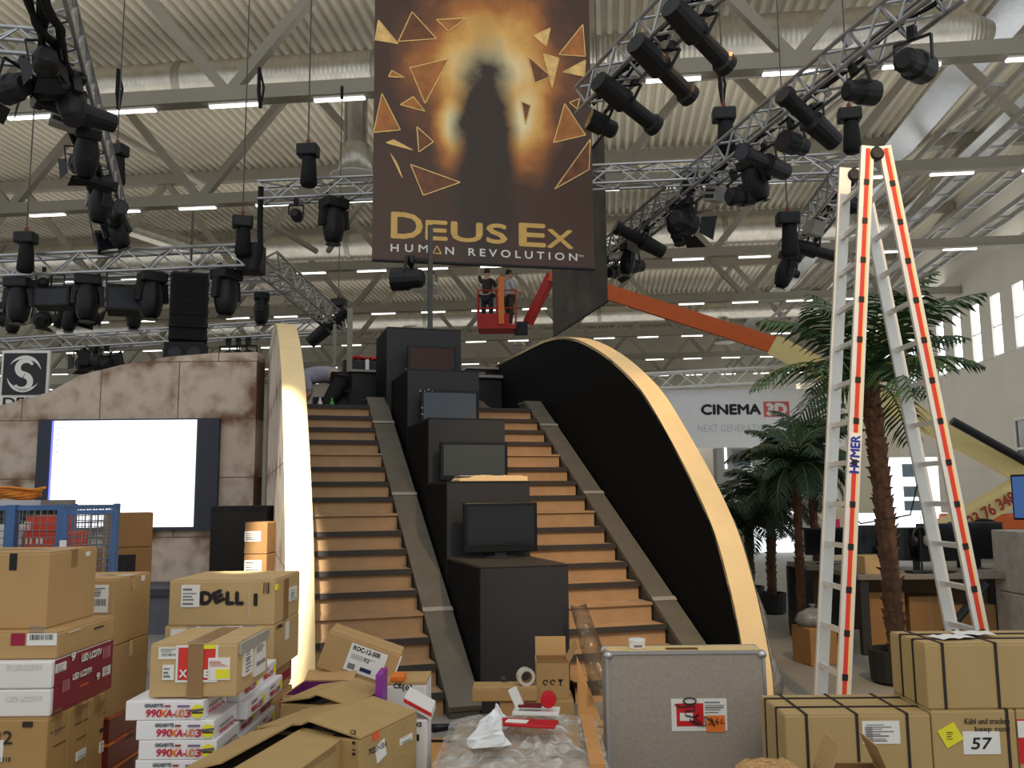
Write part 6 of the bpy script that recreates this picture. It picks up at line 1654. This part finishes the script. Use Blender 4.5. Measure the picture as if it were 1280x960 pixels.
mb.add(vs, [(4*k+j, 4*k+(j+1) % 4, 4*((k+1) % n)+(j+1) % 4, 4*((k+1) % n)+j) for k in range(n) for j in range(4)]).build('tape_ring', M('clear_tape', (206, 204, 192), .15, var=.1), t)
mb = MB(); vs2 = []
for k in range(n):
    a = 2*PI*k/n
    for rr_, y in ((.0355, -.022), (.0355, .022), (.031, .022), (.031, -.022)): vs2.append((rr_*math.cos(a), y, .055+rr_*math.sin(a)))
mb.add(vs2, [(4*k+j, 4*k+(j+1) % 4, 4*((k+1) % n)+(j+1) % 4, 4*((k+1) % n)+j) for k in range(n) for j in range(4)]).build('card_core', card3_m, t)
# leaning plywood triangle and brown film right of the tower
p0_ = at(722, 876, 6.05)
o = MB().prism([(0, 0, 0), (.16, -.02, 0), (.005, .10, .42)], (0, .015, .004)).build('plywood_offcut', M('ply_offcut', (206, 158, 100), .6), loc=(p0_.x, 6.03, 0.0)); tag(o, 'triangular plywood offcut leaning right of the tower foot', 'plywood piece')
mb = MB(); vs = []
for i in range(15):
    f = i/14; c = at(722+34*f, 757+112*f, 6.42-.42*f); c.z = max(c.z, .012); ww = .1+.07*f
    vs += [c+Vector((-ww*.5, .02*math.sin(i*1.3), 0)), c+Vector((.0, -.04+.02*math.sin(i*2.), .0)), c+Vector((ww*.6, .02*math.cos(i), .01))]
mb.add(vs, [(3*i+j, 3*i+j+1, 3*i+j+4, 3*i+j+3) for i in range(14) for j in range(2)])
o = mb.build('brown_film', film_mat('brown_tape_film', (96, 82, 62), .6, .2, .3, 5), smooth=True); sd = o.modifiers.new('s', 'SOLIDIFY'); sd.thickness = .003
tag(o, 'shiny brown plastic film hanging down right of the tower', 'plastic film')
o = MB().prism([(-.1, -.06, 0), (.1, -.04, 0), (.13, .05, .0), (-.08, .06, 0)], (.0, .0, .03)).build('crumpled_paper', card_m, loc=(at(748, 872, 5.9).x, 5.9, 0)); tag(o, 'scrap of brown packing paper on the floor left of the grey case', 'paper')
b = Box('low brown carton on the floor between the wrapped pallet and the grey case', 718, 5.3, .28, .3, .13, side='L', mat=card_m)
# floor sheet and cable
o = MB().bb((-.85, 4.35, 0), (.1, 5.72, .006)).build('floor_board', M('orange_board', (196, 142, 84), .65, var=.08), None); tag(o, 'flat orange-brown board lying on the floor before the left stringer', 'board')
cp = [at_h(px, py, .015) for px, py in ((583, 920), (575, 923), (562, 926), (545, 926), (520, 925))]
q = thing('black_cable', 'thin black cable with a plug lying on the orange-brown board', 'cable', cp[0])
MB().tube([c-cp[0] for c in cp], .007, 6).build('cord', rub_m, q, smooth=True)
cp2 = [at_h(px, py, .02) for px, py in ((540, 911), (556, 909), (575, 907), (598, 905))]
MB().tube([c-cp[0] for c in cp2], [.03, .022, .012, .01], 8).build('plug', dkplastic, q, smooth=True)

# ---- grey flight case
fabric_m = M('grey_felt_case', (158, 148, 136), .9, var=.1, scale=60, bump=.15)
Yf = 4.25
b = Box('grey felt-covered flight case with metal edges and a red-white label', 758, Yf, .735, .16, .765, side='L', mat=fabric_m, flaps=False, tape=False, name='flight_case', cat='case', bevel=.004)
MB().bb((-.36, -.075, .765), (.36, .078, .771)).build('plywood_top', M('case_ply', (226, 196, 136), .5, var=.08), b.t)
MB().bb((-.08, -.04, .771), (.07, .0, .775)).build('top_handle', M('brown_handle', (96, 66, 40), .5), b.t)
for sx in (-1, 1):
    for sy in (-1, 1): MB().rect_bar((sx*.367, sy*.08, 0), (sx*.367, sy*.08, .768), .014, .014, (0, 1, 0)).build('edge_profile', alu_m, b.t)
for sy in (-1, 1): MB().rect_bar((-.367, sy*.08, .766), (.367, sy*.08, .766), .014, .014).build('edge_profile', alu_m, b.t)
MB().bb((.3665, -.078, 0), (.3715, .078, .765)).build('end_plate', M('blue_grey_metal', (112, 118, 128), .4, .4), b.t)
for sx in (-1, 1):
    for sy in (-1, 1): MB().lathe((sx*.36, sy*.073, .755), [(.005, -.02), (.022, -.012), (.024, .0), (.018, .014), (.004, .02)], 10).build('ball_corner', alu_m, b.t, smooth=True)
MB().bb((.371, -.03, .52), (.38, .03, .6)).build('latch', M('latch_metal', (84, 88, 108), .3, .7), b.t)
p = b.patch('front', (840, 873, 908, 914), white_m, 'white_label'); b.patch('front', (846, 879, 879, 908), M('label_red', (206, 30, 38), .5, var=.03), 'red_field', p); b.patch('front', (850, 891, 866, 901), white_m, 'white_field', p)
b.patch('front', (883, 894, 906, 915), M('orange_note', (232, 124, 50), .5, var=.03), 'orange_note'); pass; b.bars('front', (881, 876, 905, 891), 5, M('grey_ink', (120, 118, 118)), False, 'printed_lines', p)
fm = b.face('front', .008); mb = MB()
def scrib(pts, r_=.0032):
    q_ = [b.uv('front', *p_) for p_ in pts]; mb.tube([fm @ Vector((v.x, v.y, 0)) for v in q_], r_, 5)
scrib([(862+8*math.cos(a), 876+4*math.sin(a)) for a in [2*PI*i/14 for i in range(15)]])
scrib([(843, 880), (850, 883), (868, 882), (868, 888), (856, 888), (857, 894), (866, 896), (874, 892), (868, 897), (877, 903), (866, 903), (862, 899)])
scrib([(886, 900), (889, 897), (891, 900), (886, 905), (892, 905)], .002); scrib([(897, 897), (894, 902), (897, 905), (898, 902), (895, 901)], .002); scrib([(902, 898), (901, 904), (905, 903)], .002)
scrib([(866, 900), (872, 906), (882, 907), (880, 895), (890, 901), (893, 907)])
mb.build('marker_scribble', ink_m, b.t, fixn=False)
c = at(796, 812, Yf+.09)
t = thing('white_tub', 'small white lidded tub standing on the grey flight case', 'tub', (c.x, Yf+.08, .7715))
MB().lathe((0, 0, 0), [(.034, 0), (.038, .005), (.038, .032)], 20).build('body', M('white_plastic_tub', (226, 224, 214), .4, var=.03), t, smooth=False); MB().lathe((0, 0, .032), [(.04, 0), (.04, .012), (.036, .015)], 20).build('lid', M('white_plastic_tub', (226, 224, 214)), t); MB().bb((-.02, -.0395, .012), (.02, -.037, .022)).build('print', M('grey_ink', (120, 118, 118)), t)

# ---- strapped cartons on the right
strapc = M('strapped_cardboard', (178, 150, 100), .75, var=.05, scale=4)
Ys = 3.7
hl = at(980, 895, Ys).z
xl = at(981, 895, Ys).x; xr_ = at(1164, 895, Ys).x
b = Box('long black-strapped brown carton with a white label, lower left at the right side', 0, Ys, xr_-xl-.004, .36, hl, side='L', xw=xl, mat=strapc, tape=False)
for px in (1008, 1071, 1134): b.strap(px)
for u in (-.06, .1): b.strap(f='left', u=u)
b.label('front', (1079, 901, 1124, 930), lines=8, bar=False); b.bars('front', (1082, 908, 1090, 926), 8, M('grey_ink', (120, 118, 118)))
hl2 = at(1165, 889, Ys).z
b = Box('black-strapped brown carton marked to keep cool, lower right corner', 0, Ys, .34, .36, hl2, side='L', xw=xr_, mat=strapc, tape=False)
b.strap(1259); b.text('front', 'Kühl und trocken', 1206, 1262, 905, 7, M('dark_print', (52, 42, 34)), bold=.0005); b.text('front', 'keep cool', 1219, 1262, 914, 6, M('dark_print', (52, 42, 34)), bold=.0005)
p = b.patch('front', (1205, 914, 1249, 943), white_m); b.text('front', '57', 1214, 1238, 936, 14, ink_m, bold=.001, shear=.2, parent=p); b.patch('front', (1177, 907, 1199, 931), yellowp, 'yellow_label', rot=R(28)); b.bars('front', (1183, 914, 1193, 924), 4, M('dark_print', (52, 42, 34)), False, 'scribble')
b = Box('black-strapped brown carton with a red label at the right edge of the photo', 0, Ys, .4, .36, hl2, side='L', xw=xr_+.344, mat=strapc, tape=False)
b.patch('front', (1266, 899, 1300, 955), M('label_red', (206, 30, 38)), 'red_label'); b.patch('front', (1272, 901, 1290, 922), white_m, 'white_field'); b.strap(u=.1)
hu = at(1160, 806, Ys).z
b = Box('big black-strapped brown carton lying on the lower cartons at the right edge', 0, Ys+.01, .74, .34, hu-hl2-.006, hl2+.0045, side='L', xw=at(1160, 850, Ys).x, mat=strapc, tape=False)
for px in (1184, 1251): b.strap(px)
for u in (-.06, .06): b.strap(f='left', u=u)
zt_ = b.loc.z+b.top+.005
for i, (px, rz, lb) in enumerate(((1185, 12, 'loose white paper sheet on the big strapped carton, left one'), (1222, -6, 'loose white paper sheet on the big strapped carton, right one'))):
    p = at(px, 799, Ys+.16); mb = MB(); vs = []
    for k in range(7):
        for j in (0, 1): vs.append((-.075+.15*k/6, -.05+.1*j, .001+.006*abs(math.sin(k*1.1+j))*(k > 0)))
    mb.add(vs, [(2*k, 2*k+1, 2*k+3, 2*k+2) for k in range(6)]); o = mb.build('paper_sheet', white_m, loc=(p.x, Ys+.13+.06*i, zt_+.001+.004*i), rz=R(rz)); sd = o.modifiers.new('s', 'SOLIDIFY'); sd.thickness = .001; tag(o, lb, 'paper')
# bubble wrapped bundle and small open carton in front
bub = thing('bubble_wrapped_bundle', 'bundle in tan bubble wrap at the bottom edge left of the strapped cartons', 'bundle', (at(970, 955, 3.0).x, 3.05, 0), R(6))
mb = MB(); n = 28; vs = []; rings = [(1.0, 0), (1.0, .2), (1.0, .4), (1.0, .52), (.97, .56), (.9, .59), (.75, .605), (.5, .61), (.25, .612), (.02, .612)]
rb2 = random.Random(5)
for s_, z in rings:
    for i in range(n):
        a = 2*PI*i/n; sx = abs(math.cos(a))**.5*math.copysign(1, math.cos(a)); sy = abs(math.sin(a))**.5*math.copysign(1, math.sin(a)); vs.append((.115*s_*sx*(1+rb2.uniform(-.03, .03)), .12*s_*sy, z+rb2.uniform(-.004, .004)))
mb.add(vs, [(j*n+i, j*n+(i+1) % n, (j+1)*n+(i+1) % n, (j+1)*n+i) for j in range(len(rings)-1) for i in range(n)]+[tuple(range(n))[::-1], tuple(range(len(vs)-n, len(vs)))])
bm_ = M('tan_bubble', (206, 160, 104), .35, var=.35, scale=70, bump=1.0); mb.build('bubble_film', bm_, bub, smooth=True)
mb = MB(); vs = []
for i in range(9):
    z = .42+.175*i/8; vs += [(.112, -.1+.0*i, z), (.15-.03*math.sin(i*.5), -.11+.012*math.sin(i*2), z-.01)]
mb.add(vs, [(2*i, 2*i+1, 2*i+3, 2*i+2) for i in range(8)]); o = mb.build('loose_edge', film_mat('loose_film', (190, 192, 190), .45), bub, smooth=True)
p = at(1078, 955, 3.0)
ob = open_box('small open brown carton with upright pointed flaps at the bottom edge', (p.x, 3.1, 0), .2, .18, .575, R(-4), card_m, card3_m, .11, (None, None, 112, 112), th=.006)
mb = MB(); text_mb(mb, 'MADE IN', T(-.09, -.0935, .545) @ FRONT, .014, .18, bold=.0005)
for k in range(5): MB().bb((-.09+.04*k, -.0945, .535), (-.07+.04*k, -.0925, .56)).build('symbol_mark', M('orange_brown_ink', (196, 110, 50), .6, var=0), ob)
# ------------------------------------------------------------ group phrases for the repeats
GROUPS = {'mainboard_box': 'white mainboard boxes in the stack', 'television': 'televisions on the stepped tower', 'palm_tree': 'palms behind the arch', 'computer_monitor': 'monitors on the desks',
          'staircase': 'the two staircases', 'stringer_board': 'sloping stringer boards', 'arch_wall': 'curved arch walls', 'moving_head_light': 'moving heads in the rig', 'par_can': 'can lamps in the rig',
          'barn_door_light': 'barn door lamps in the rig', 'small_spotlight': 'small round lamps in the rig', 'profile_spotlight': 'long spotlights in the rig', 'flood_light': 'flood lamps in the rig',
          'dimmer_box': 'control boxes in the rig', 'lighting_truss': 'lattice trusses of the rig', 'beam_sling': 'slings on the nearest roof truss', 'brace_tube': 'slanting roof tubes', 'ventilation_duct': 'round air ducts under the roof',
          'exhibition_booth': 'booths in the right background', 'trestle_desk': 'work desks behind the ladder'}
for o in list(S.objects):
    if o.parent is None and 'label' in o and 'group' not in o:
        b_ = o.name.split('.')[0]
        if b_ in GROUPS: o['group'] = GROUPS[b_]
        elif b_ == 'carton':
            l_ = o['label']
            for key, g_ in (('dark red printed box', 'dark red printed boxes at the left'), ('white television box', 'flat television boxes at the left edge'), ('at the bottom left', 'upright television cartons'),
                            ('black-strapped', 'black-strapped cartons at the right'), ('server carton', 'server cartons by the arch rim'), ('magenta label', 'small cartons under the server cartons'), ('below the projection screen', 'carton pile below the screen'),
                            ('beside the black cabinet', 'labelled cartons beside the black cabinet'), ('foot of the tower', 'cartons at the foot of the tower'), ('open', 'open worn cartons at the bottom'), ('inside the wire cage', 'boxes inside the wire cage')):
                if key in l_: o['group'] = g_; break
